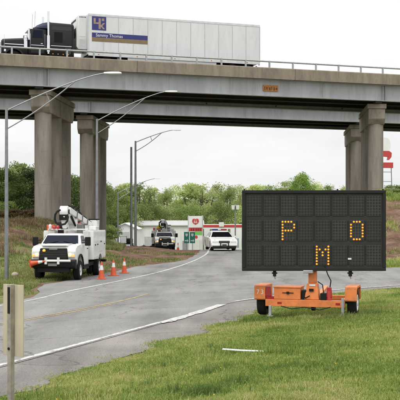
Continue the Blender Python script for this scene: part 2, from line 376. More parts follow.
def paint_mat(name, c, wear):
    m = bpy.data.materials.new(name); m.use_nodes = True; t = m.node_tree; b = t.nodes['Principled BSDF']; b.inputs['Roughness'].default_value = .7
    tc = t.nodes.new('ShaderNodeTexCoord'); n = t.nodes.new('ShaderNodeTexNoise'); n.inputs['Scale'].default_value = 7; n.inputs['Detail'].default_value = 8; n.inputs['Roughness'].default_value = .75; t.links.new(tc.outputs['Object'], n.inputs['Vector'])
    mr = t.nodes.new('ShaderNodeMapRange'); mr.inputs[1].default_value = wear; mr.inputs[2].default_value = wear + .1; t.links.new(n.outputs['Fac'], mr.inputs[0])
    mi = t.nodes.new('ShaderNodeMixRGB'); mi.inputs[1].default_value = (*c, 1); mi.inputs[2].default_value = (.17, .165, .16, 1); t.links.new(mr.outputs[0], mi.inputs[0]); t.links.new(mi.outputs[0], b.inputs['Base Color'])
    return m
pw = paint_mat('road_paint_white', (.55, .55, .53), .50); py_ = paint_mat('road_paint_yellow', (.42, .31, .11), .47)
def stripe(name, line, w, m, label, dz=.018, jit=.012):
    l = smooth_line(line, .3) if not isinstance(line, np.ndarray) else line
    ws = w / 2 * np.ones(len(l)) + rng.normal(0, jit, len(l))
    a = offset(l, 1) - l; A = l + a * ws[:, None]; B = l - a * ws[:, None]
    za = H(A[:, 0], A[:, 1]) + dz; zb = H(B[:, 0], B[:, 1]) + dz
    v = [(*p, z) for p, z in zip(A.tolist(), za)] + [(*p, z) for p, z in zip(B.tolist(), zb)]; n = len(l)
    me = bpy.data.meshes.new(name); me.from_pydata(v, [], [(i, i + 1, n + i + 1, n + i) for i in range(n - 1)])
    return setting(link(name, me, m), label)
stripe('edge_line', LL[:int(len(LL) * .8)], .13, pw, 'white edge line on the far side of the road')
rl_ = offset(RLn, -.14); stripe('edge_line', rl_[rl_[:, 1] < 23.3], .15, pw, 'white edge line beside the near shoulder')
stripe('edge_line', [(-.80, 23.0), (-.30, 24.55), (.16, 26.1), (.60, 27.75)], .27, pw, 'short thick white line between the paint blob and the ramp', jit=.02)
rm_ = offset(RAMPn[:], -.10); stripe('edge_line', rm_[rm_[:, 1] > 28.4], .11, pw, 'white edge line curving onto the ramp behind the message board')
stripe('edge_line', offset(RLf, -.3), .13, pw, 'white edge line on the right beyond the fork')
yl = offset(LL, 3.75)
stripe('centre_line', yl[(yl[:, 1] < 34.5)], .11, py_, 'faded yellow centre line', jit=.008)
yl2 = offset(LL, 4.0); stripe('centre_line', yl2[(yl2[:, 1] < 30)], .09, py_, 'second faded yellow centre line', jit=.008)
stripe('centre_line', yl[(yl[:, 1] > 58)], .11, py_, 'faded yellow centre line beyond the fork', jit=.008)
# spilled thick blob of white paint where the near edge line breaks
bl = MB(); pts = []
for k in range(14):
    a = 2 * math.pi * k / 14; r = .26 + .07 * math.sin(3 * a + 1); px, pyv = -.72 + .5 * r * math.cos(a) * 1.0 + .1 * math.sin(a), 23.15 + r * 1.6 * math.sin(a); pts.append((px, pyv, Hs(px, pyv) + .0225))
bl.add(pts, [tuple(range(14))]); setting(bl.build('paint_blob', pw), 'white paint blob on the near edge line')

# ------------------------------------------------------------------ grass
def leaf_mat(name, stops, trans=.35, attr='rnd', rough=.6):
    m = bpy.data.materials.new(name); m.use_nodes = True; t = m.node_tree; b = t.nodes['Principled BSDF']; b.inputs['Roughness'].default_value = rough; b.inputs['Specular IOR Level'].default_value = .25
    a = t.nodes.new('ShaderNodeAttribute'); a.attribute_name = attr
    r = t.nodes.new('ShaderNodeValToRGB')
    while len(r.color_ramp.elements) < len(stops): r.color_ramp.elements.new(.5)
    for e, (p, c) in zip(r.color_ramp.elements, stops): e.position = p; e.color = (*c, 1)
    t.links.new(a.outputs['Fac'], r.inputs[0])
    oi = t.nodes.new('ShaderNodeObjectInfo'); mr = t.nodes.new('ShaderNodeMapRange'); mr.inputs[3].default_value = .75; mr.inputs[4].default_value = 1.25; t.links.new(oi.outputs['Random'], mr.inputs[0])
    mm = t.nodes.new('ShaderNodeMixRGB'); mm.blend_type = 'MULTIPLY'; mm.inputs[0].default_value = 1; t.links.new(r.outputs[0], mm.inputs[1]); t.links.new(mr.outputs[0], mm.inputs[2])
    t.links.new(mm.outputs[0], b.inputs['Base Color'])
    tr = t.nodes.new('ShaderNodeBsdfTranslucent'); t.links.new(mm.outputs[0], tr.inputs['Color']); mx = t.nodes.new('ShaderNodeMixShader'); mx.inputs[0].default_value = trans
    t.links.new(b.outputs[0], mx.inputs[1]); t.links.new(tr.outputs[0], mx.inputs[2]); t.links.new(mx.outputs[0], t.nodes['Material Output'].inputs['Surface'])
    return m
def raw_mesh(name, v, faces_n, idx, rnd):
    me = bpy.data.meshes.new(name); nv = len(v); nf = len(idx) // faces_n
    me.vertices.add(nv); me.vertices.foreach_set('co', v.astype(np.float32).ravel())
    me.loops.add(len(idx)); me.loops.foreach_set('vertex_index', idx.astype(np.int32))
    me.polygons.add(nf); me.polygons.foreach_set('loop_start', np.arange(0, len(idx), faces_n, dtype=np.int32))
    me.update(calc_edges=True)
    a = me.attributes.new('rnd', 'FLOAT', 'POINT'); a.data.foreach_set('value', rnd.astype(np.float32)); return me
def blades(name, x, y, h, w, m, label, parent=None):
    n = len(x); z = H(x, y); a = rng.random(n) * 2 * math.pi; lean = rng.random(n) * .8 + .1; b = a + rng.normal(0, .9, n) + math.pi / 2
    dx, dy = np.cos(a) * w / 2, np.sin(a) * w / 2; lx, ly = np.cos(b) * h * lean, np.sin(b) * h * lean
    P = np.empty((n, 5, 3))
    P[:, 0] = np.stack([x - dx, y - dy, z - .015], 1); P[:, 1] = np.stack([x + dx, y + dy, z - .015], 1)
    P[:, 2] = np.stack([x + dx * .8 + lx * .35, y + dy * .8 + ly * .35, z + h * .6], 1); P[:, 3] = np.stack([x - dx * .8 + lx * .35, y - dy * .8 + ly * .35, z + h * .6], 1)
    P[:, 4] = np.stack([x + lx, y + ly, z + h * (1 - .3 * lean)], 1)
    o = np.arange(n)[:, None] * 5; idx = (o + np.array([0, 1, 2, 0, 2, 3, 3, 2, 4])[None, :]).ravel()
    c = np.clip(.5 * vnoise(x, y, .7, 3) + .25 * vnoise(x, y, 3.5, 4) + rng.normal(.14, .17, n), 0, 1)
    me = raw_mesh(name, P.reshape(-1, 3), 3, idx, np.repeat(c, 5)); o = link(name, me, m)
    return tag(o, label, None, kind='stuff')
gm = leaf_mat('grass_blade', [(.1, (.10, .16, .03)), (.38, (.205, .295, .06)), (.6, (.33, .385, .10)), (.82, (.46, .43, .18)), (1, (.58, .49, .28))], .42)
def field(n, x0, x1, y0, y1, pw_=1):
    y = y0 + (y1 - y0) * rng.random(n) ** pw_; hw = .215 * y + .6
    x = np.where(True, -hw + 2 * hw * rng.random(n), 0); k = (x > x0) & (x < x1); return x[k], y[k]
x, y = field(900000, -4, 11, 9, 36, 1.35)
gxa = np.arange(-9, 11.3, .12); gya = np.arange(8.5, 36.6, .12); GA, GB = np.meshgrid(gxa, gya)
SG = np.maximum(sdf_shoulder(GA.ravel(), GB.ravel()), sdf_road(GA.ravel(), GB.ravel())).reshape(GA.shape)
u_ = (x + 9) / .12; v_ = (y - 8.5) / .12; i_ = np.floor(u_).astype(int); j_ = np.floor(v_).astype(int); u_ -= i_; v_ -= j_
s1 = (SG[j_, i_] * (1 - u_) + SG[j_, i_ + 1] * u_) * (1 - v_) + (SG[j_ + 1, i_] * (1 - u_) + SG[j_ + 1, i_ + 1] * u_) * v_
keep = s1 < .12 * rng.standard_exponential(len(x)) - .12 + .45 * (vnoise(x, y, 2.2, 9) - .5) + .2 * (vnoise(x, y, 7, 10) - .5)
dens = np.clip(.12 + 2.3 * vnoise(x, y, 1.1, 5) * vnoise(x, y, 4, 6), 0, 1); keep &= rng.random(len(x)) < dens
x, y, s1 = x[keep], y[keep], s1[keep]
tall = np.clip(vnoise(x, y, 1.7, 8) * 1.5 - .45, 0, 1) ** 2
hh = (.022 + .04 * rng.random(len(x)) + .11 * tall * rng.random(len(x)) + .10 * (rng.random(len(x)) > .985) * rng.random(len(x))) * np.clip(.55 + (-s1) * .5, .5, 1)
blades('grass', x, y, hh, .006 + .005 * rng.random(len(x)) + .00012 * y, gm, 'short uneven mown grass under the message board trailer')
# darker taller clumps
cx, cyy = [], []
for k in range(90):
    u = 10 + 22 * random.random(); v_ = -.2 * u + .42 * u * random.random()
    if max(float(sdf_shoulder(np.array([v_]), np.array([u]))[0]), float(sdf_road(np.array([v_]), np.array([u]))[0])) < -.2:
        n = random.randint(12, 60); r = random.uniform(.04, .22); cx.append(v_ + rng.normal(0, r, n)); cyy.append(u + rng.normal(0, r, n))
for (v_, u, n, r) in [(.05, 12.55, 420, .11), (.5, 13.4, 120, .12), (3.9, 23.0, 300, .25), (1.2, 22.9, 200, .2), (2.4, 22.6, 260, .5), (3.3, 22.2, 300, .35)]:
    cx.append(v_ + rng.normal(0, r, n)); cyy.append(u + rng.normal(0, r, n))
x, y = np.concatenate(cx), np.concatenate(cyy)
gm2 = leaf_mat('weed_blade', [(.1, (.09, .15, .035)), (.5, (.17, .25, .06)), (1, (.30, .34, .11))], .4)
blades('weeds', x, y, .06 + .12 * rng.random(len(x)), .009 + .004 * rng.random(len(x)), gm2, 'taller dark green weed tufts scattered in the mown grass')
# far verge on the left and the strip by the ramp
y = 36 + 34 * rng.random(160000); x = -.215 * y - .5 + rng.random(len(y)) * (.215 * y + .6)
s1 = sdf_road(x, y); keep = (s1 < -.05 - .7 * vnoise(x, y, .6, 21) * sst(34, 42, y)) & (vnoise(x, y, .5, 22) + .35 * vnoise(x, y, 2.5, 23) + .55 * (rng.random(len(x)) - .5) > .46 + .40 * sst(49, 54, y) + .16 * sst(-6.5, -4.5, x) * sst(49, 53, y)); x, y = x[keep], y[keep]
gm3 = leaf_mat('rough_grass_blade', [(.1, (.06, .10, .022)), (.38, (.12, .175, .04)), (.6, (.19, .235, .065)), (.82, (.29, .27, .11)), (1, (.40, .33, .18))], .35)
blades('verge_grass', x, y, .05 + .13 * rng.random(len(x)), .018 + .01 * rng.random(len(x)), gm3, 'rough grass on the verge behind the parked truck')
y = 54 + 22 * rng.random(60000); x = -.215 * y - .5 + rng.random(len(y)) * 9.5
keep = (x < -8.6) & (vnoise(x, y, .55, 41) + .4 * (rng.random(len(x)) - .5) > .78 - .42 * sst(62, 72, y)); x, y = x[keep], y[keep]
dm_ = leaf_mat('dry_grass_blade', [(0, (.12, .085, .045)), (.4, (.22, .16, .085)), (.7, (.30, .235, .13)), (1, (.18, .22, .07))], .3)
blades('dry_grass', x, y, .12 + .33 * rng.random(len(x)), .02 + .015 * rng.random(len(x)), dm_, 'tan dry grass on the left bank below the trees')
y = 48.5 + 24 * rng.random(60000); x = 7.5 + rng.random(len(y)) * 12; bey = y - (47.6 + .72 * np.maximum(x - 8, 0))
keep = ((bey > .4) & (bey < 2.2 + 1.5 * vnoise(x, y, .8, 31))) | (bey > 13 + 4 * vnoise(x, y, .5, 33)) | ((bey > 2) & (vnoise(x, y, .9, 35) + .5 * (rng.random(len(x)) - .5) > .80)); x, y = x[keep], y[keep]
blades('bank_grass', x, y, .12 + .22 * rng.random(len(x)), .022 + .012 * rng.random(len(x)), gm, 'grass along the foot of the red earth bank')
y = 66 + 50 * rng.random(90000); x = -.15 * y + rng.random(len(y)) * .13 * y
keep = (sdf_road(x, y) < -.8) & (vnoise(x, y, .4, 61) + .5 * (rng.random(len(x)) - .5) > .45) & (x < -5.2 - .05 * (y - 66)); x, y = x[keep], y[keep]
blades('slope_grass', x, y, .12 + .25 * rng.random(len(x)), .03 + .015 * rng.random(len(x)), gm3, 'rough grass on the slope around the left columns')
n = 26; y = 11 + 13 * rng.random(n); x = -.15 * y + .34 * y * rng.random(n); sdv = np.maximum(sdf_shoulder(x, y), sdf_road(x, y)); x, y = x[sdv < -.4], y[sdv < -.4]
fb_ = MB()
for a_, b_ in zip(x, y): fb_.lathe([(.003, 0), (.009, .008), (.006, .013)], 'z', (a_, b_, Hs(a_, b_) + .06 + .03 * random.random()), 6)
tag(fb_.build('wild_flowers', mat('dandelion', (.75, .55, .03), .7)), 'tiny yellow wild flowers dotted through the mown grass', None, kind='stuff')
# ------------------------------------------------------------------ bridges
ANG = math.atan2(.328, .945); D = Vector((math.cos(ANG), math.sin(ANG), 0)); NV = Vector((-D.y, D.x, 0)); BP = Vector((-14.6, 72.9, 0))
DECK = 13.95
def bridge(P0, w, x0, x1, bents, label, grp):
    XB = lambda b, Y_, ys: b + .075 * (Y_ - ys[0])
    root = thing('overpass_bridge', label, 'bridge', (P0.x, P0.y, 0), ANG, grp)
    def loc(wx, wy):
        q = Vector((wx - P0.x, wy - P0.y, 0)); return q.dot(D), q.dot(NV)
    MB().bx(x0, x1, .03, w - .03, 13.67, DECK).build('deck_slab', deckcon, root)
    # curb and slab edge, cast in lengths
    seg = 13.2; n = int((x1 - x0) / seg)
    prof_n = [(0, 13.53), (.33, 13.53), (.33, 13.66), (.029, 13.66), (.029, 13.955), (.36, 13.955), (.33, 14.43), (.05, 14.43), (0, 14.36)]
    c1 = MB().prism(prof_n, 'x', 0, seg - .03).mesh('curb_segment'); c2 = MB().prism([(w - a, b) for a, b in prof_n], 'x', 0, seg - .03).mesh('curb_segment')
    for k in range(n):
        link('curb_segment', c1, curbcon, root, (x0 + k * seg, 0, 0)); link('curb_segment', c2, curbcon, root, (x0 + k * seg, 0, 0))
    # railing
    pn = MB().bx(-.06, .06, .10, .22, 14.43, 14.98).mesh('railing_post'); pf = MB().bx(-.06, .06, w - .22, w - .10, 14.43, 14.98).mesh('railing_post')
    k = x0 + .5
    while k < x1:
        link('railing_post', pn, galv, root, (k, 0, 0)); link('railing_post', pf, galv, root, (k, 0, 0)); k += 2.05
    for yy in (.16, w - .16):
        MB().tube([(x0, yy, 14.93), (x1, yy, 14.93)], .07, 8).build('top_rail', galv, root, smooth=True)
    # plate girders
    ng = 4
    for g in range(ng):
        yc = .55 + (w - 1.1) * g / (ng - 1); zb, zt = 12.18, 13.53
        p = [(yc - .22, zb), (yc + .22, zb), (yc + .22, zb + .05), (yc + .02, zb + .05), (yc + .02, zt - .05), (yc + .2, zt - .05), (yc + .2, zt), (yc - .2, zt), (yc - .2, zt - .05), (yc - .02, zt - .05), (yc - .02, zb + .05), (yc - .22, zb + .05)]
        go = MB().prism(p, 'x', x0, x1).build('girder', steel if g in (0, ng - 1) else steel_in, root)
        if g == 0:
            for bxw, ys_ in bents:
                lx, _ = loc(bxw, ys_[0]);
                for dx in (-.12, .12): MB().bx(lx + dx - .02, lx + dx + .02, yc - .20, yc - .021, zb + .052, zt - .052).build('stiffener', steel, go)
            k = x0 + 3
            while k < x1:
                MB().bx(k - .3, k + .3, yc - .045, yc - .0205, zb + .06, zt - .06).build('splice_plate', steel, go); k += 13.2
        # bearings
        for bxw, ys_ in bents:
            t = (yc - loc(bxw, 0)[1]) ; wy = t / (loc(0, 1)[1] - loc(0, 0)[1]) if True else 0
            lx, _ = loc(bxw + .075 * (wy - ys_[0]), wy); MB().bx(lx - .3, lx + .3, yc - .22, yc + .22, 12.0, 12.179).build('bearing', blackp, root)
    k = x0 + 2
    while k < x1:   # cross frames between the girders
        for g in range(ng - 1):
            ya = .55 + (w - 1.1) * g / (ng - 1) + .03; yb = .55 + (w - 1.1) * (g + 1) / (ng - 1) - .03
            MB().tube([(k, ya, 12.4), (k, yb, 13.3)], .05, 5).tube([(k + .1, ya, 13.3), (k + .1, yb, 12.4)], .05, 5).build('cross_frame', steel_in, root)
        k += 6.6
    for bxw, ys_ in bents:
        y0, y1 = ys_[0] - 1.0, ys_[-1] + 1.0
        def box(X0, X1, Y0, Y1, z0, z1, ins=0):
            q = [(X0, Y0), (X1, Y0), (X1, Y1), (X0, Y1)]; q2 = [(X0 + ins, Y0 + ins), (X1 - ins, Y0 + ins), (X1 - ins, Y1 - ins), (X0 + ins, Y1 - ins)]
            return MB().hexa([(*loc(*a), z0) for a in q2] + [(*loc(*a), z1) for a in q])
        sec = lambda Y_, zb, hw=.70, zt=11.6: [(*loc(XB(bxw, Y_, ys_) - hw, Y_), zb), (*loc(XB(bxw, Y_, ys_) + hw, Y_), zb), (*loc(XB(bxw, Y_, ys_) + hw, Y_), zt), (*loc(XB(bxw, Y_, ys_) - hw, Y_), zt)]
        cap = MB().loft([sec(y0, 10.75), sec(y0 + .4, 10.3), sec(y1 - .4, 10.3), sec(y1, 10.75)]).build('bent_cap', capcon, root, bevel=.06)
        MB().loft([sec(y0 - .1, 11.603, .80, 12.0), sec(y1 + .1, 11.603, .80, 12.0)]).build('bearing_ledge', capcon, cap, bevel=.03)
        for yc in ys_:
            lx, ly = loc(XB(bxw, yc, ys_), yc); gz_ = Hs(bxw, yc) - .6
            c = MB().lathe([(.64, gz_), (.64, 10.347)], 'z', (lx, ly, 0), 28)
            co = c.build('column', concrete, root, smooth=True)
            for zj in (2.4, 4.9, 7.4): MB().lathe([(.642, zj), (.6445, zj + .012), (.642, zj + .024)], 'z', (lx, ly, 0), 28).build('form_joint', capcon, co, smooth=True)
    return root
b1 = bridge(BP, 9.4, -16, 62, [(-38.5, (66.6, 70.2, 73.8)), (-11.9, (75.8, 79.4, 83.0)), (14.95, (85.1, 88.7, 92.3)), (41.5, (94.4, 98, 101.6))], 'near overpass bridge carrying the semi truck, railing along its edge', None)
BP2 = BP + NV * 17
b2 = bridge(BP2, 9.4, -16, 70, [(-37, (85.1, 88.7, 92.3)), (-10.7, (94.4, 98, 101.6)), (16.25, (103.7, 107.3, 110.9)), (43, (113, 116.6, 120.2))], 'far overpass bridge running parallel behind the near one', None)
# orange plate on the near girder
def on_bridge(t, off, z): p = BP + D * t + NV * off; return (p.x, p.y, z)
tpl = (lambda px: (-(-14.6 + NV.x * .5) + px * (72.9 + NV.y * .5)) / (D.x - px * D.y))
pl = thing('clearance_plate', 'small orange plate with dark marks on the near bridge girder', 'sign', on_bridge(tpl(.0705), .49, 12.84), ANG)
MB().bx(-.66, .66, -.03, .0, -.24, .24).build('plate', mat('orange_plate', (.42, .16, .03), .7, var=.35, scale=5, dirt=.8), pl)
for k, dx in enumerate((-.5, -.33, -.1, .1, .3, .5)):
    MB().bx(dx - .05, dx + .03 + .03 * (k % 3), -.036, -.0305, -.17 + .05 * (k % 2), .13 - .04 * (k % 3)).build('dark_mark', mat('faded_mark', (.12, .06, .025), .8, var=.3, scale=9), pl)

# ------------------------------------------------------------------ light poles
def light_pole(x, y, top, tip, r0, r1, label, lum=True, two=True, base=None, arm_r=.035):
    b = Hs(x, y); root = thing('street_light', label, 'street light', (x, y, b), 0, 'street lights along the road')
    h = top - b; tx, ty, tz = tip[0] - x, tip[1] - y, tip[2] - b
    MB().tube([(0, 0, -.2), (0, 0, h * .5), (0, 0, h)], [r0, (r0 + r1) / 2, r1], 14).build('pole', polem, root, smooth=True)
    MB().bx(-r0 * 1.7, r0 * 1.7, -r0 * 1.7, r0 * 1.7, -.1, .06).build('base_plate', polem, root)
    if not two: return root
    d = Vector((tx, ty, 0)); ln = d.length; d.normalize()
    def arc(z0, z1, e, n=10):   # rises fast then levels out
        return [tuple(d * ln * e * (k / n) + Vector((0, 0, z0 + (z1 - z0) * (1 - (1 - k / n) ** 1.28)))) for k in range(n + 1)]
    up = arc(h - .12, tz, 1.0); MB().tube(up, [arm_r * (1 - .3 * k / 10) for k in range(11)], 8).build('upper_arm', polem, root, smooth=True)
    q = up[7]
    lo = [tuple(Vector((0, 0, h - .95)).lerp(Vector(q), k / 8) + Vector((0, 0, -.12 * math.sin(math.pi * k / 8)))) for k in range(9)]
    MB().tube(lo, arm_r * .8, 8).build('lower_arm', polem, root, smooth=True)
    m_ = up[4]; m2 = lo[5]; MB().tube([m_, m2], arm_r * .6, 6).build('arm_strut', polem, root)
    if lum:
        e = Vector(up[-1]); a = d
        s_ = Vector((-a.y, a.x, 0)); rings = []
        for u, wv, zt, zb in [(-.05, .05, .04, -.03), (.10, .09, .05, -.04), (.3, .13, .055, -.055), (.62, .13, .05, -.05), (.74, .10, .03, -.04)]:
            c = e + a * u; rings.append([c + s_ * wv + Vector((0, 0, zb * .6)), c + s_ * wv * .7 + Vector((0, 0, zt)), c - s_ * wv * .7 + Vector((0, 0, zt)), c - s_ * wv + Vector((0, 0, zb * .6)), c - s_ * wv * .6 + Vector((0, 0, zb)), c + s_ * wv * .6 + Vector((0, 0, zb))])
        MB().loft(rings).build('lamp_head', reflw, root, smooth=True)
    return root
def at(px, py, Y): return ((px - 200) / 1000 * Y, Y, CZ + (218 - py) / 1000 * Y)
def lp(px, Y, ytop, tipx, tipy, tipY, **k):
    x, y, z = at(px, ytop, Y); return light_pole(x, y, z, at(tipx, tipy, tipY), **k)
lp(6.5, 45, 108, 105, 73, 45, r0=.10, r1=.062, label='leftmost tall street light with twin tube arm, lamp in front of near bridge')
lp(97, 65, 119, 166, 91.5, 65, r0=.11, r1=.07, label='street light rising from behind the near bucket truck, arm against far bridge')
lp(135.5, 92, 141, 173, 130, 92, r0=.13, r1=.085, arm_r=.045, label='dark street light in the middle under the far bridge, arm slanting up right')
lp(118, 130, 192, 155, 178.5, 130, r0=.12, r1=.07, arm_r=.05, label='distant thin street light in front of the white shed')
x, y, z = at(131.3, 147, 98); light_pole(x, y, z, (0, 0, 0), .13, .10, label='plain pale pole just left of the dark middle street light', two=False)

# ------------------------------------------------------------------ trees
LM = {
 'spring': leaf_mat('spring_leaves', [(.0, (.22, .29, .09)), (.4, (.38, .46, .16)), (.75, (.50, .56, .23)), (1, (.6, .62, .33))], .52),
 'mid': leaf_mat('mid_leaves', [(0, (.09, .14, .035)), (.4, (.19, .26, .07)), (.8, (.28, .35, .11)), (1, (.37, .42, .16))], .48),
 'dark': leaf_mat('dark_leaves', [(0, (.03, .055, .016)), (.4, (.065, .105, .03)), (.8, (.11, .155, .045)), (1, (.17, .21, .07))], .35),
 'bright': leaf_mat('bright_leaves', [(0, (.13, .24, .045)), (.4, (.25, .39, .08)), (.8, (.36, .50, .12)), (1, (.45, .56, .18))], .5),
 'dry': leaf_mat('dry_brush', [(0, (.10, .065, .03)), (.4, (.19, .13, .065)), (.8, (.26, .19, .10)), (1, (.2, .2, .07))], .3),
}
def crown_mesh(seed, hgt, rad, base, nclump, nleaf, ls, loose=1.0):
    r = np.random.default_rng(seed); V = []; C = []
    cen = []
    for k in range(nclump):
        t = r.random() ** .8; zz = base + (hgt - base) * t; prof = math.sin(math.pi * (.12 + .85 * t)) ** .7 * rad
        a = r.random() * 2 * math.pi; rr = prof * (r.random() ** .45) * .9
        cen.append((math.cos(a) * rr, math.sin(a) * rr, zz))
    for c in cen:
        n = int(nleaf / nclump * (.4 + 1.2 * r.random())); cr = rad * (.17 + .2 * r.random()) * loose
        d = r.normal(0, 1, (n, 3)); d /= np.linalg.norm(d, axis=1)[:, None]; p = np.array(c) + d * (cr * r.random(n) ** .5)[:, None] * np.array([1, 1, .75])
        u = r.normal(0, 1, (n, 3)); u /= np.linalg.norm(u, axis=1)[:, None]; w = np.cross(u, r.normal(0, 1, (n, 3))); w /= np.linalg.norm(w, axis=1)[:, None] + 1e-6
        s = ls * (.6 + .8 * r.random(n))[:, None]; u = u * s; w = w * s * .6
        V.append(np.stack([p - u, p + w * .9, p + u, p - w * .9], 1)); b = .25 + .5 * r.random(); C.append(np.repeat(np.clip(r.normal(b, .17, n), 0, 1), 4))
    v = np.concatenate(V).reshape(-1, 3); return raw_mesh('crown', v, 4, np.arange(len(v)), np.concatenate(C)), cen
def trunk_mesh(seed, hgt, rad, base, cen):
    r = random.Random(seed); m = MB(); tr = .018 * hgt + .05
    lean = (r.uniform(-.3, .3), r.uniform(-.3, .3)); top = (lean[0], lean[1], hgt * .72)
    m.tube([(0, 0, -.3), (lean[0] * .3, lean[1] * .3, hgt * .25), (lean[0] * .7, lean[1] * .7, hgt * .5), top], [tr * 1.2, tr, tr * .7, tr * .3], 8)
    for c in r.sample(cen, min(26, len(cen))):
        t = r.uniform(.25, .6); s = (lean[0] * t, lean[1] * t, hgt * t)
        mid = ((s[0] + c[0]) / 2, (s[1] + c[1]) / 2, (s[2] + c[2]) / 2 + .05 * hgt * r.uniform(-1, .6)); m.tube([s, mid, c], [tr * .5, tr * .3, tr * .1], 5)
    return m.mesh('trunk', smooth=True)
PROTO = {}
def tree(kind, seed, x, y, hgt, rad, label, lm, name='tree', group='trees behind the road', base=.22, n=9000, ls=.12, nclump=60, cat='tree', zoff=0, kindx=None):
    kind = kindx or kind; key = (kind, seed)
    if key not in PROTO:
        cm, cen = crown_mesh(seed, 10, 10 * kind_r[kind], 10 * base, nclump, n, ls); tm = trunk_mesh(seed, 10, 10 * kind_r[kind], 10 * base, cen); PROTO[key] = (cm, tm)
    cm, tm = PROTO[key]
    root = thing(name, label, cat, (x, y, Hs(x, y) + zoff), random.random() * 6.28, group); s = hgt / 10; root.scale = (s * rad / (10 * kind_r[kind] * s), s * rad / (10 * kind_r[kind] * s), s)
    def inst(nm, me, m):
        if not me.materials: me.materials.append(None)
        o = bpy.data.objects.new(nm, me); COL.objects.link(o); o.parent = root; o.material_slots[0].link = 'OBJECT'; o.material_slots[0].material = m; return o
    inst('crown', cm, LM[lm]); inst('trunk', tm, bark); return root
kind_r = {'round': .42, 'tall': .3, 'shrub': .7}
# the spring-green tree line far behind, from left to right in the photo
ords = ['first', 'second', 'third', 'fourth', 'fifth', 'sixth', 'seventh', 'eighth', 'ninth', 'tenth', 'eleventh', 'twelfth', 'thirteenth', 'fourteenth']
row = [(103, 182, 200, 4.5, 'mid'), (116, 187, 190, 4.8, 'mid'), (128, 183, 205, 5.0, 'spring'), (141, 181, 196, 5.0, 'mid'), (155, 186, 210, 5.0, 'spring'), (167, 189, 200, 4.6, 'spring'), (179, 184, 214, 5.0, 'spring'), (192, 183, 205, 5.2, 'spring'),
       (204, 182, 198, 5.0, 'spring'), (217, 183, 210, 5.2, 'spring'), (230, 186, 200, 4.8, 'spring'), (243, 184, 206, 5.0, 'spring'), (256, 184, 212, 5.0, 'spring'), (270, 183, 205, 5.0, 'mid')]
for i, (px, ptop, Y, rad, lm) in enumerate(row):
    X = (px - 200) / 1000 * Y; top = CZ + (218 - ptop - 3) / 1000 * Y
    tree('round', 100 + i % 5, X, Y, top - Hs(X, Y), rad * (.8 + .35 * ((i * 7) % 5) / 4), f'{ords[i]} tree from the left in the far tree line behind the white buildings', lm, base=.10, n=(9000, 4200, 11000, 3000, 7000)[i % 5], kindx=('round', 'round', 'tall', 'tall', 'round')[i % 5])
row2 = [(285, 184, 210, 4.5, 'spring'), (316, 185, 215, 4.0, 'spring'), (330, 187, 208, 4, 'mid'), (344, 189, 214, 4, 'spring'), (392, 193, 120, 2.6, 'spring'), (402, 190, 130, 3.2, 'mid')]
lab2 = ['pale tree peeking over the board top, left of the bright green crown', 'pale tree peeking over the board top, right of the bright green crown', 'dull green tree peeking over the board, second right of the bright crown', 'pale tree top left of the right bridge columns', 'light green tree on the right bank beside the columns', 'tree at the right picture edge on top of the bank']
for i, (px, ptop, Y, rad, lm) in enumerate(row2):
    X = (px - 200) / 1000 * Y; top = CZ + (218 - ptop) / 1000 * Y; tree('round', 100 + (i + 2) % 5, X, Y, top - Hs(X, Y), rad, lab2[i], lm, base=.12)
X = .102 * 190; tree('round', 140, X, 190, CZ + .0405 * 190 - Hs(X, 190), 3.5, 'bright green round tree crown rising above the message board', 'bright', base=.45, n=15000, nclump=95)
# low understory in front of the tree line
und = [(110, 204, 165), (123, 207, 172), (137, 206, 176), (150, 205, 180), (164, 209, 183), (178, 210, 186), (192, 205, 182), (207, 207, 188), (221, 205, 186), (236, 206, 190), (249, 206, 186), (262, 206, 190)]
for i, (px, ptop, Y) in enumerate(und):
    X = (px - 200) / 1000 * Y; top = CZ + (218 - ptop) / 1000 * Y
    tree('shrub', 150 + i % 3, X, Y, top - Hs(X, Y), 4.2, f'{ords[i]} low dark tree from the left in front of the far tree line', ('mid', 'spring', 'mid')[i % 3], name='low_tree', group='low trees in front of the tree line', base=.03, n=7000, ls=.17)
# dark wooded slope on the left
left = [(-4, 170, 96, 4.2, 'mid'), (10, 172, 104, 4.0, 'spring'), (22, 166, 110, 4.6, 'mid'), (33, 172, 100, 3.6, 'dark'), (55, 174, 112, 4.2, 'dark'), (72, 178, 118, 4.2, 'mid'), (84, 180, 124, 4.0, 'mid'), (104, 186, 150, 3.2, 'mid'), (122, 194, 168, 4.2, 'mid')]
ll = ['dark tree cut by the left picture edge behind the street light', 'tree just right of the leftmost street light', 'tallest dark tree left of the left bridge columns', 'dark tree directly against the left bridge columns', 'dark tree behind the front left columns', 'dark tree seen between the two column groups', 'green tree just left of the rear column group', 'dark tree just right of the rear left columns', 'green tree left of the dark middle street light']
for i, (px, ptop, Y, rad, lm) in enumerate(left):
    X = (px - 200) / 1000 * Y; top = CZ + (218 - ptop) / 1000 * Y
    tree('round', 120 + i % 4, X, Y, top - Hs(X, Y), rad, ll[i], lm, group='trees on the left slope', base=.04, n=12000, ls=.13, nclump=80)
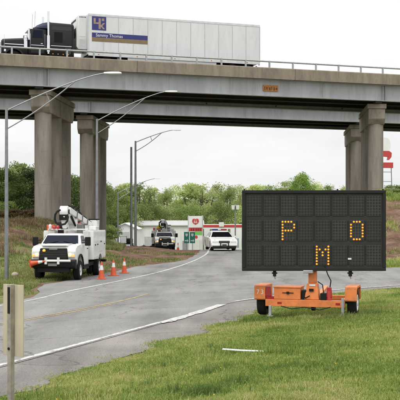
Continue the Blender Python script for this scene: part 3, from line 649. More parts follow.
# dry brush and shrubs at the foot of the slope
br = [(2, 212, 84, 'dry'), (14, 216, 80, 'dry'), (25, 212, 86, 'mid'), (33, 214, 80, 'dry'), (6, 203, 90, 'mid'), (20, 200, 92, 'dark'), (62, 214, 92, 'mid'), (72, 216, 96, 'dark'), (107, 226, 118, 'mid'), (110, 222, 138, 'dark'), (390, 205, 74, 'spring'), (398, 202, 78, 'mid')]
bl_ = ['dry brown brush behind the leftmost light pole', 'dry brown brush right of the leftmost light pole', 'green bush left of the left bridge columns', 'dry brush at the foot of the left bridge columns', 'green bush behind the dry brush at the left edge', 'dark bush above the dry brush on the left slope', 'green bush behind the raised boom of the near truck', 'dark bush between the left column groups', 'green bush right of the rear left columns', 'dark bush left of the white shed', 'pale green bush on top of the right bank', 'green bush on the right bank at the picture edge']
for i, (px, ptop, Y, lm) in enumerate(br):
    X = (px - 200) / 1000 * Y; top = CZ + (218 - ptop) / 1000 * Y
    tree('shrub', 160 + i % 3, X, Y, max(top - Hs(X, Y), 1.0), 1.9, bl_[i], lm, name='bush', group='bushes on the banks', base=.02, n=5000, ls=.3 , cat='bush')

# ------------------------------------------------------------------ buildings in the distance
def quad_house(name, label, x0, x1, y0, y1, z0, zt, ridge, wm, rm, cat='building'):
    root = thing(name, label, cat, ((x0 + x1) / 2, y0, z0)); w = (x1 - x0) / 2; dp = y1 - y0; h = zt - z0
    MB().prism([(-w, -.5), (w, -.5), (w, h), (0, h + ridge), (-w, h)], 'y', 0, dp).build('wall', wm, root)
    e = .25
    MB().prism([(-w - e, h - ridge * e / w + .02), (0, h + ridge + .02), (w + e, h - ridge * e / w + .02), (w + e, h - ridge * e / w + .12), (0, h + ridge + .14), (-w - e, h - ridge * e / w + .12)], 'y', -e, dp + e).build('roof', rm, root)
    return root, w, dp, h
sx = lambda px, Y: (px - 200) / 1000 * Y
def zz(py, Y): return CZ + (218 - py) / 1000 * Y
g = Hs(sx(125, 142), 142)
shed, w, dp, h = quad_house('shed', 'small white gabled shed left of the far bucket truck', sx(113, 142), sx(137, 142), 142, 150, g, zz(229, 142), .75, wallw, wallw)
MB().bx(-.5, .6, -.05, 0, 0, 2.0).build('door', mat('pale_grey', (.5, .51, .52), .5), shed); MB().bx(-1.5, -.9, -.05, 0, 1.1, 1.8).build('window', glass, shed)
Y = 166; g = Hs(-5, Y)
lb = thing('warehouse', 'long low white building behind the far bucket truck', 'building', (sx(168, Y), Y, g)); hw = sx(203, Y) - sx(168, Y); h = zz(226, Y) - g
MB().bx(-hw, hw, 0, 9, -.5, h).build('wall', wallw, lb); MB().hexa([(-hw - .2, -.3, h), (hw + .2, -.3, h), (hw + .2, 9.2, h), (-hw - .2, 9.2, h), (-hw - .2, -.3, h + .15), (hw + .2, -.3, h + .15), (hw + .2, 9.2, h + .9), (-hw - .2, 9.2, h + .9)]).build('roof', roofm, lb)
for k in range(11): MB().bx(-hw + .6 + k * 1.04, -hw + .66 + k * 1.04, -.05, -.001, 0, h - .05).build('wall_rib', wallw, lb)
MB().bx(-3.9, -1.4, -.06, -.002, 0, 2.8).build('overhead_door', mat('pale_grey', (.5, .51, .52), .5), lb); MB().bx(2.4, 3.3, -.06, -.002, 0, 2.1).build('door', mat('grey_door', (.3, .31, .33), .5), lb)
Y = 188; g = Hs(-4, Y)
fb, w, dp, h = quad_house('far_house', 'low building with pale grey roof showing behind the long white building', sx(166, Y), sx(193, Y), Y, Y + 6, g, zz(223, Y), .7, wallw, roofm)
for dx in (-1.6, .2, 1.5): MB().bx(dx - .3, dx + .3, -.05, -.002, 1.5, 2.5).build('window', glass, fb)
# store and fuel canopy
Y = 178; g = Hs(6, Y); x0, x1 = sx(204, Y), sx(262, Y)
st = thing('store', 'white store building behind the red trimmed canopy and police car', 'building', ((x0 + x1) / 2, Y, g)); hw = (x1 - x0) / 2; h = zz(226.5, Y) - g
MB().bx(-hw, hw, 0, 8, -.5, h).build('wall', wallw, st); MB().bx(-hw - .1, hw + .1, -.1, 8.1, h, h + .35).build('parapet', wallw, st)
for k in range(5): MB().bx(-hw + 1 + k * 1.9, -hw + 2.4 + k * 1.9, -.04, -.002, .7, 2.3).build('window', mat('pale_glass', (.30, .36, .40), .15), st)
Y = 158; g = Hs(6, Y); x0, x1 = sx(203.5, Y), sx(256, Y)
ca = thing('fuel_canopy', 'flat fuel station canopy with red band above the police car', 'canopy', ((x0 + x1) / 2, Y, g)); hw = (x1 - x0) / 2; zt = zz(224.6, Y) - g; zb = zz(229, Y) - g
MB().bx(-hw, hw, 0, 7, zb, zt).build('fascia', wallw, ca); MB().bx(-hw - .04, hw + .04, -.05, 7.05, zt - .42, zt - .05).build('red_band', redp, ca)
for dx in (-hw + 1.2, 0, hw - 1.2):
    for dy in (1.5, 5.5): MB().bx(dx - .15, dx + .15, dy - .15, dy + .15, -.3, zb).build('post', wallw, ca)
sb = MB().bx(sx(219, Y) - (x0 + x1) / 2, sx(224, Y) - (x0 + x1) / 2, -.16, -.06, zt - .35, zt + .35).build('canopy_sign', reflw, ca, bevel=.05)
# price sign
Y = 150; px0, px1 = 188, 203; g = Hs(-.7, Y); wS = (px1 - px0) / 1000 * Y
ps = thing('price_sign', 'white fuel station sign with red shield over a red price panel', 'sign', (sx(195.5, Y), Y, g)); Z = lambda py: zz(py, Y) - g
for s_ in (-1, 1): MB().bx(s_ * wS * .47 - .1, s_ * wS * .47 + .1, -.1, .1, -.3, Z(215.5)).build('post', mat('pale_grey', (.5, .51, .52), .5), ps)
MB().bx(-wS * .44, wS * .44, -.16, .16, Z(227.5), Z(216)).build('logo_panel', reflw, ps, bevel=.02)
sh = [(-.42, .48), (-.2, .56), (0, .48), (.2, .56), (.42, .48), (.52, .1), (.38, -.25), (.14, -.42), (0, -.52), (-.14, -.42), (-.38, -.25), (-.52, .1)]
zc = (Z(227.5) + Z(216)) / 2
so = MB().prism([(a * 1.0, b * .85 + zc) for a, b in sh], 'y', -.20, -.162).build('shield', redp, ps)
link('numerals', text_mesh('66', .55, .004), reflw, ps, (0, -.206, zc - .04), (R(90), 0, 0))
link('lettering', text_mesh('PHILLIPS', .13, .004), reflw, ps, (0, -.206, zc + .28), (R(90), 0, 0))
MB().bx(-wS * .44, wS * .44, -.15, .15, Z(231.4), Z(227.7)).build('price_panel', redp, ps); MB().bx(-wS * .06, wS * .44, -.15, .15, Z(235), Z(231.6)).build('green_panel', limep, ps)
for dx in (-.62, -.3, .1, .4, .7): MB().bx(dx - .07, dx + .07, -.17, -.152, Z(230.8), Z(228.3)).build('price_digit', mat('digit_dark', (.12, .02, .02), .5), ps)
MB().bx(-wS * .2, wS * .44, -.12, .12, Z(240), Z(235.2)).build('lower_panel', reflw, ps)
link('red_dot', MB().lathe([(.24, -.14), (.24, -.121)], 'y', (.1, 0, Z(237)), 14).mesh('red_dot'), redp, ps)
# green guide sign
Y = 112; g = Hs(-1.2, Y); gs = thing('guide_sign', 'green road guide sign on two posts in front of the fuel station sign', 'sign', (sx(189.5, Y), Y, g), R(-4)); Z = lambda py: zz(py, Y) - g
wS = .0108 * Y
for s_ in (-1, 1):
    MB().bx(s_ * wS * .27 - wS * .24, s_ * wS * .27 + wS * .24, -.02, .02, Z(243.2), Z(232)).build('panel', greenp, gs)
    MB().bx(s_ * wS * .27 - .035, s_ * wS * .27 + .035, .021, .09, -.4, Z(232.5)).build('post', galv, gs)
    c = s_ * wS * .27
    MB().prism([(c - .12, Z(233.5)), (c + .12, Z(233.5)), (c + .14, Z(235.2)), (c, Z(236.8)), (c - .14, Z(235.2))], 'y', -.026, -.0205).build('route_shield', reflw, gs)
    MB().prism([(c - .2, Z(240.2)), (c + .06, Z(240.2)), (c + .06, Z(239)), (c + .22, Z(240.7)), (c + .06, Z(242.2)), (c + .06, Z(241.2)), (c - .2, Z(241.2))], 'y', -.026, -.0205).build('arrow', reflw, gs)
# flood light pole
Y = 152; g = Hs(sx(235, Y), Y); fl = thing('flood_light', 'pole with two white flood lights right above the police car', 'light', (sx(235.3, Y), Y, g)); Z = lambda py: zz(py, Y) - g
MB().tube([(0, 0, -.2), (0, 0, Z(204))], .1, 8).build('pole', polem, fl, smooth=True); MB().bx(-.45, .45, -.05, .05, Z(206), Z(206) + .1).build('cross_bar', polem, fl)
for s_ in (-.34, .34): MB().hexa([(s_ - .2, -.3, Z(209.5)), (s_ + .2, -.3, Z(209.5)), (s_ + .16, .1, Z(208.5)), (s_ - .16, .1, Z(208.5)), (s_ - .26, -.36, Z(205.2)), (s_ + .26, -.36, Z(205.2)), (s_ + .2, .1, Z(206)), (s_ - .2, .1, Z(206))]).build('lamp', reflw, fl)
# tall sign with lattice legs on the right
Y = 190; X0 = sx(386.5, Y); g = Hs(X0, Y); ts = thing('pylon_sign', 'tall white and red sign on ladder-like legs behind the right columns', 'sign', (X0, Y, g), R(8)); Z = lambda py: zz(py, Y) - g
MB().prism([(-1.7, Z(151)), (.45, Z(151)), (.62, Z(149.5)), (.73, Z(147)), (.72, Z(144)), (.62, Z(141.3)), (.42, Z(139.3)), (.12, Z(138.1)), (-.6, Z(137.6)), (-1.7, Z(138.5))], 'y', -.25, .25).build('white_panel', wallw, ts)
MB().prism([(-1.7, Z(151.1)), (.5, Z(151.1)), (.95, Z(153)), (.9, Z(157)), (.45, Z(160)), (.1, Z(160)), (.25, Z(157)), (-1.7, Z(156))], 'y', -.28, .28).build('red_panel', redp, ts)
MB().bx(-1.7, 1.25, -.2, .2, Z(168), Z(162.5)).build('lower_red_panel', redp, ts)
for xx_, x2 in ((.9, 1.35), (-1.3, -1.75)): MB().tube([(xx_, 0, Z(163)), (x2, 0, -.5)], .09, 6).build('leg', polem, ts)
k = 172
while k < 235: u = (k - 163) / 70; MB().tube([(-1.3 - .45 * u, 0, Z(k)), (.9 + .45 * u, 0, Z(k))], .06, 5).build('rung', polem, ts); k += 9.5
# ------------------------------------------------------------------ vehicles (front towards -Y, built at the origin)
def arch(yc, zc, r, a0, a1, n=9): return [(yc + r * math.cos(R(a0 + (a1 - a0) * k / n)), zc + r * math.sin(R(a0 + (a1 - a0) * k / n))) for k in range(n + 1)]
def wheel(root, x, y, r, w, rm=rimm, hub=.58):
    s = 1 if x > 0 else -1
    t = MB().lathe([(r * .57, -w * .42), (r * .66, -w / 2), (r * .9, -w / 2), (r, -w * .34), (r, w * .34), (r * .9, w / 2), (r * .66, w / 2), (r * .57, w * .42)], 'x', (0, 0, 0), 26, False).build('wheel', rubber, root, smooth=True, loc=(x, y, r))
    MB().lathe([(r * hub, w * .1 * s), (r * hub, w * .42 * s), (r * hub * .9, w * .47 * s), (r * hub * .8, w * .3 * s), (r * .22, w * .34 * s), (r * .2, w * .5 * s), (.01, w * .51 * s)], 'x', (0, 0, 0), 20).build('rim', rm, t, smooth=True)
    return t
def panel(root, name, m, pts, off, thick=.012):   # thin slab standing off a quad
    p = [Vector(q) for q in pts]; n = (p[1] - p[0]).cross(p[2] - p[0]).normalized(); o = Vector(off)
    if n.dot(o) < 0: n = -n
    return MB().hexa([q + n * .002 for q in p] + [q + n * thick for q in p]).build(name, m, root)

def bucket_truck(label, loc, rz, cone_on=True):
    t = thing('bucket_truck', label, 'truck', loc, rz, 'bucket trucks beside the road')
    prof = [(.10, .82), (.06, 1.28), (.13, 1.46), (.42, 1.56), (1.42, 1.64), (2.95, 1.64), (2.95, .66), (1.70, .66)] + arch(1.08, .52, .62, 12, 165) + [(.40, .82)]
    b = MB().prism(prof, 'x', -.99, .99).build('body', white, t, bevel=.05, smooth=True)
    MB().bx(-.60, .60, .2, 1.4, 1.55, 1.66).build('hood_bulge', white, b, bevel=.05, smooth=True)
    # cab
    def ring(z, y0, y1, hw, c): return [(-hw + c, y0, z), (hw - c, y0, z), (hw, y0 + c * 1.5, z), (hw, y1, z), (-hw, y1, z), (-hw, y0 + c * 1.5, z)]
    MB().loft([ring(1.60, 1.36, 2.93, .95, .08), ring(2.03, 1.93, 2.90, .80, .06), ring(2.10, 2.06, 2.84, .70, .05)]).build('cab', white, t, bevel=.02, smooth=True)
    ws = panel(t, 'windshield', glassb, [(-.82, 1.43, 1.655), (.82, 1.43, 1.655), (.72, 1.895, 2.005), (-.72, 1.895, 2.005)], (0, -1, .5), .02)
    for s in (-1, 1):
        panel(t, 'side_window', glass, [(s * .935, 1.66, 1.66), (s * .935, 2.62, 1.66), (s * .815, 2.58, 1.99), (s * .82, 1.98, 1.99)], (s, 0, .2), .012)
        d = MB().bx(s * .985 - .012, s * .985 + .012, 1.66, 2.78, .70, 1.58).build('door', white, t, bevel=.01); MB().bx(s * 1.0 - .02, s * 1.0 + .025, 2.55, 2.7, 1.38, 1.42).build('handle', blackp, d)
        mr = MB().bx(s * 1.22 - .13, s * 1.22 + .13, 1.58, 1.70, 1.55, 1.95).build('mirror', blackp, t, bevel=.03)
        MB().tube([(s * .95, 1.62, 1.68), (s * 1.18, 1.63, 1.68)], .025, 6).tube([(s * .95, 1.62, 1.8), (s * 1.18, 1.63, 1.8)], .02, 6).build('mirror_arm', blackp, mr)
        MB().bx(s * .80 - .15, s * .80 + .17, .01, .12, 1.06, 1.36).build('headlight', lens, t, bevel=.03); MB().lathe([(.01, -.035), (.05, -.02), (.06, .04)], 'y', (s * .90, .0, 1.15), 12).build('turn_lamp', amber, t, smooth=True); MB().lathe([(.01, -.04), (.075, -.02), (.09, .05)], 'y', (s * .74, .0, 1.19), 14).build('headlamp_bulb', headl, t, smooth=True)
        MB().prism(arch(1.08, .52, .68, 8, 172, 12) + arch(1.08, .52, .60, 172, 8, 12), 'x', s * .98, s * 1.03).build('fender_flare', blackp, t)
        MB().bx(s * .9 - .1, s * .9 + .12, 1.75, 2.9, .46, .56).build('running_board', blackp, t)
    MB().hexa([(-.66, -.02, .98), (.66, -.02, .98), (.66, .12, .98), (-.66, .12, .98), (-.60, .015, 1.48), (.60, .015, 1.48), (.6, .2, 1.48), (-.6, .2, 1.48)]).build('grille', blackp, t, bevel=.03)
    [MB().bx(-.58, .58, -.025 + .007 * k_, .01, 1.04 + .075 * k_, 1.065 + .075 * k_).build('grille_bar', mat('grille_grey', (.03, .03, .03), .4), t) for k_ in range(5)]; MB().bx(-.19, .19, -.02, .02, 1.40, 1.46).build('emblem', mat('dull_grey', (.2, .2, .2), .4, .5), t, bevel=.01)
    bp = MB().prism([(-.12, .62), (-.15, .72), (-.15, .92), (-.08, .98), (.2, .98), (.2, .60)], 'x', -1.02, 1.02).build('front_bumper', blackp, t, bevel=.03)
    MB().bx(-.7, .7, -.05, .35, .42, .61).build('skid_plate', blackp, bp)
    MB().bx(-.95, .95, .25, 6.0, .55, .72).build('chassis', blackp, t)
    MB().tube([(-.25, -.22, .93), (.82, -.22, .93)], .055, 8).build('bumper_tube', white, t, smooth=True)
    for xx_ in (-.28, .28): MB().bx(xx_ - .05, xx_ + .05, -.27, -.16, .78, 1.08).build('tube_bracket', white, t)
    MB().lathe([(.06, 0), (.075, .04), (.06, .09), (.01, .11)], 'z', (-.42, .02, 1.33), 12).build('strobe', amber, t)
    MB().bx(-.2, .2, -.17, -.152, .70, .82).build('number_plate', mat('grimy_plate', (.25, .25, .24), .5), t)
    for s in (-1, 1):
        wheel(t, s * .88, 1.08, .45, .29); wheel(t, s * 1.03, 4.85, .45, .27); wheel(t, s * .72, 4.85, .45, .27)
    # utility body
    for s in (-1, 1):
        pr = [(3.1, 2.22), (6.2, 2.22), (6.2, .85), (5.48, .85)] + arch(4.85, .5, .57, 35, 145) + [(4.22, .85), (3.1, .85)]
        ub = MB().prism(pr, 'x', s * .68, s * 1.2).build('tool_body', white, t, bevel=.02)
        for (y0, y1, z0, z1) in [(3.16, 3.68, .92, 2.16), (3.72, 4.28, .95, 2.16), (4.34, 5.36, 1.2, 2.16), (5.44, 6.12, .92, 2.16)]:
            d = MB().bx(s * 1.2 - .004, s * 1.2 + s * .022, y0, y1, z0, z1) if s > 0 else MB().bx(-1.222, -1.196, y0, y1, z0, z1)
            d = d.build('locker_door', white, t, bevel=.008); MB().bx(s * 1.235 - .015, s * 1.235 + .015, (y0 + y1) / 2 - .06, (y0 + y1) / 2 + .06, (z0 + z1) / 2 - .03, (z0 + z1) / 2 + .03).build('latch', blackp, d)
    MB().bx(-.679, .679, 3.1, 6.2, .75, 1.25).build('bed', white, t); MB().bx(-1.2, 1.2, 6.201, 6.5, .62, .74).build('rear_step', blackp, t)
    # rack and gear behind the cab
    MB().tube([(-.95, 3.0, 1.6), (-.95, 3.0, 2.28), (.95, 3.0, 2.28), (.95, 3.0, 1.6)], .035, 6).build('headache_rack', white, t)
    for xx_, m, hh in ((-.86, white, .22), (-.66, redp, .14), (-.48, redp, .16), (-.28, blackp, .16)):
        MB().lathe([(.07, 0), (.08, hh * .6), (.04, hh)], 'z', (xx_, 3.0, 2.31), 10).build('beacon', m, t)
    for (a, b_, c_, d_, e_, m) in ((-1.1, -.75, 3.3, 3.9, 2.5, coneor), (-.6, -.35, 3.4, 3.7, 2.62, blackp), (.35, .62, 3.3, 3.6, 2.55, mat('dull_grey', (.2, .2, .2), .4, .5)), (.75, 1.1, 4.2, 5.0, 2.42, white)):
        MB().bx(a, b_, c_, d_, 2.225 if abs(a) > .7 else 2.0, e_).build('tool_crate', m, t, bevel=.03)
    for s in (-1, 1): MB().tube([(s * .62, 1.36, 1.66), (s * .12, 1.52, 1.76)], .012, 5).build('wiper', blackp, t)
    MB().bx(-.72, .72, 1.37, 1.41, 1.64, 1.665).build('cowl', blackp, t)
    # aerial device
    MB().lathe([(.34, 1.25), (.32, 2.2), (.24, 2.3), (.22, 2.75)], 'z', (.05, 3.85, 0), 18).build('turret', white, t, smooth=True)
    def arm(a, c, w0, w1, nm, m):
        a, c = Vector(a), Vector(c); d = (c - a).normalized(); sd_ = d.cross(Vector((0, 0, 1))).normalized(); u = sd_.cross(d)
        return MB().loft([[p + sd_ * w + u * w * 1.2, p - sd_ * w + u * w * 1.2, p - sd_ * w - u * w * 1.2, p + sd_ * w - u * w * 1.2] for p, w in ((a, w0), (c, w1))]).build(nm, m, t, bevel=.03)
    arm((.05, 3.85, 2.6), (-.12, 2.95, 2.98), .15, .17, 'lower_boom', white)
    MB().lathe([(.16, -.2), (.27, -.18), (.27, .18), (.16, .2)], 'x', (-.14, 2.85, 3.12), 20).build('elbow', white, t, smooth=True)
    MB().lathe([(.11, -.25), (.11, .25)], 'x', (-.14, 2.85, 3.12), 14).build('pivot_pin', blackp, t)
    ubm = arm((.02, 2.87, 3.2), (.52, 6.1, 2.42), .12, .10, 'upper_boom', white)
    for k_ in (.28, .5, .72): MB().bx(-.135, .135, -.05, .05, -.165, .165).build('boom_band', mat('dull_grey', (.2, .2, .2), .4, .5), t, loc=(.02 + .5 * k_, 2.87 + 3.23 * k_, 3.2 - .78 * k_), rot=(R(-13.5), 0, R(-8.8)))
    MB().tube([(.02, 2.9, 3.42), (.2, 3.8, 3.3), (.33, 4.8, 2.95), (.5, 5.9, 2.62)], .025, 6).tube([(.1, 2.9, 3.36), (.28, 3.9, 3.12), (.42, 4.9, 2.88), (.55, 5.9, 2.6)], .02, 6).build('hydraulic_line', blackp, t, smooth=True)
    MB().tube([(.2, 3.7, 2.45), (.14, 3.1, 2.9)], .05, 8).build('lift_cylinder', blackp, t)
    MB().bx(-.34, .08, 2.62, 2.74, 2.72, 3.0).build('control_panel', blackp, t)
    arm((-.16, 2.75, 2.95), (-.12, 2.95, 2.35), .12, .10, 'boom_rest', white)
    MB().tube([(-.28, 2.62, 3.2), (-.42, 2.54, 3.12), (-.5, 2.5, 2.98), (-.52, 2.5, 2.8), (-.48, 2.5, 2.63), (-.38, 2.52, 2.54), (-.22, 2.54, 2.5), (-.05, 2.56, 2.54), (.05, 2.6, 2.68), (.08, 2.66, 2.9)], .05, 10).build('hose', blackp, t, smooth=True)
    bk = MB().loft([[(.52 + a * q, 6.2 + c * q, z) for a, c in ((-.33, -.33), (.33, -.33), (.33, .33), (-.33, .33))] for z, q in ((1.75, .85), (2.75, 1.0))]).build('bucket', white, t, bevel=.06); MB().bx(.20, .84, 5.88, 6.52, 2.70, 2.78).build('bucket_rim', blackp, bk)
    MB().bx(.18, .3, 4.2, 4.6, 2.25, 2.6).build('valve_box', redp, t)
    return t
tr1 = bucket_truck('white bucket truck with amber lamps parked beside three cones', (-6.5, 44.3, Hs(-6.35, 46.3) - .02), R(-5))
g2 = Hs(-3.3, 102)
tr2 = bucket_truck('distant white bucket truck parked left of the green guide sign', (-3.5, 100, g2), R(4))

def cone(loc, label, rot=None, h=.71):
    t = thing('traffic_cone', label, 'traffic cone', loc, random.random(), 'traffic cones')
    if rot: t.rotation_euler = rot
    MB().bx(-.18, .18, -.18, .18, 0, .035).build('base', blackp if False else coneor, t, bevel=.01)
    rr = lambda z: .13 + (.025 - .13) * (z - .035) / (h - .035)
    MB().lathe([(rr(.035), .036), (rr(h), h), (rr(h) * .7, h + .005)], 'z', (0, 0, 0), 20).build('cone_body', coneor, t, smooth=True)
    for a, b in ((.37, .56),): MB().lathe([(rr(a) + .003, a), (rr(b) + .003, b)], 'z', (0, 0, 0), 20).build('reflective_collar', reflw, t, smooth=True)
    return t
for px, Y, lab in ((101.5, 45.7, 'orange cone nearest the front wheel of the bucket truck'), (113.5, 48.3, 'middle orange cone of the three beside the bucket truck'), (124.3, 50.4, 'orange cone farthest right beside the bucket truck')):
    X = sx(px, Y); c = cone((X, Y, Hs(X, Y) + .012), lab); c.scale = (1.12,) * 3 if px < 120 else (1.05,) * 3
X = sx(178, 97); cone((X, 97, Hs(X, 97)), 'distant orange cone in front of the green guide sign').scale = (1.3,) * 3
# cone carried lying across the truck's bumper
Mt = Matrix.Translation(tr1.location) @ Matrix.Rotation(R(-5), 4, 'Z')
cl = cone(Mt @ Vector((-.97, -.25, .80)), 'orange cone carried sideways on the front bumper of the near bucket truck'); cl.rotation_euler = (Matrix.Rotation(R(-5), 4, 'Z') @ Matrix.Rotation(R(80), 4, 'Y')).to_euler()

# ------------------------------------------------------------------ police car
def police_car(loc, rz):
    t = thing('police_car', 'white police car with roof light bar driving towards us past the board', 'car', loc, rz)
    prof = [(.10, .30), (.02, .42), (.0, .60), (.06, .74), (.3, .83), (1.5, .98), (4.3, 1.0), (5.25, .98), (5.38, .85), (5.4, .5), (5.3, .3), (4.3, .28)] + arch(3.95, .32, .37, 0, 180) + [(3.5, .25), (1.4, .25)] + arch(.98, .32, .37, 0, 180) + [(.55, .28)]
    MB().prism(prof, 'x', -.97, .97).build('body', white, t, bevel=.13, smooth=True)
    def ring(z, y0, y1, hw, c): return [(-hw + c, y0, z), (hw - c, y0, z), (hw, y0 + c * 2, z), (hw, y1 - c, z), (hw - c, y1, z), (-hw + c, y1, z), (-hw, y1 - c, z), (-hw, y0 + c * 2, z)]
    MB().loft([ring(.97, 1.38, 4.5, .88, .06), ring(1.36, 2.15, 3.85, .66, .06), ring(1.44, 2.4, 3.6, .52, .06)]).build('cabin', white, t, bevel=.02, smooth=True)
    panel(t, 'windshield', glass, [(-.79, 1.44, .99), (.79, 1.44, .99), (.60, 2.13, 1.345), (-.60, 2.13, 1.345)], (0, -1, 1), .02)
    panel(t, 'rear_window', glass, [(-.78, 4.44, .99), (.78, 4.44, .99), (.6, 3.88, 1.345), (-.6, 3.88, 1.345)], (0, 1, 1), .02)
    for s in (-1, 1):
        panel(t, 'side_window', glass, [(s * .875, 1.75, 1.0), (s * .875, 4.1, 1.0), (s * .675, 3.7, 1.33), (s * .675, 2.3, 1.33)], (s, 0, .5), .012)
        MB().bx(s * .66 - .21, s * .66 + .21, -.01, .06, .60, .74).build('headlight', lens, t, bevel=.02)
        MB().bx(s * 1.03 - .08, s * 1.03 + .08, 1.72, 1.84, .95, 1.08).build('mirror', white, t, bevel=.02)
        wheel(t, s * .8, .98, .34, .23); wheel(t, s * .8, 3.95, .34, .23)
        MB().bx(s * .95, s * .978, 1.55, 2.7, .34, .93).build('door', white, t); MB().bx(s * .95, s * .978, 2.73, 3.55, .40, .93).build('door', white, t)
    gr = MB().bx(-.40, .40, -.02, .05, .58, .75).build('grille', blackp, t, bevel=.02); MB().bx(-.4, .4, -.03, -.021, .66, .68).build('grille_bar', chrome, gr)
    bm_ = MB().prism([(-.08, .36), (-.1, .44), (-.08, .53), (.1, .55), (.2, .33)], 'x', -.94, .94).build('front_bumper', white, t, bevel=.03)
    MB().bx(-.85, .85, -.09, .1, .20, .345).build('air_dam', blackp, bm_); MB().bx(-.16, .16, -.112, -.1, .40, .50).build('number_plate', blackp, t)
    lbr = MB().bx(-.55, .55, 2.75, 3.0, 1.46, 1.50).build('light_bar', blackp, t); MB().bx(-.55, -.12, 2.75, 3.0, 1.501, 1.58).build('blue_lamp', mat('blue_lens', (.02, .03, .25), .2), lbr, bevel=.02); MB().bx(.12, .55, 2.75, 3.0, 1.501, 1.58).build('red_lamp', redl, lbr, bevel=.02)
    MB().bx(-.8, .8, .3, 5.1, .16, .3).build('underbody', blackp, t)
    for s in (-1, 1):
        MB().tube([(s * .5, 1.42, .985), (s * .1, 1.52, 1.06)], .010, 5).build('wiper', blackp, t); MB().tube([(s * .66, .1, .80), (s * .74, 1.4, .955)], .008, 5).build('hood_seam', blackp, t); MB().bx(s * .28 - .03, s * .28 + .03, -.2, -.09, .3, .66).build('push_bar', blackp, t)
police_car((sx(224.3, 72.5), 72.5, Hs(1.7, 75) + .012), R(6))

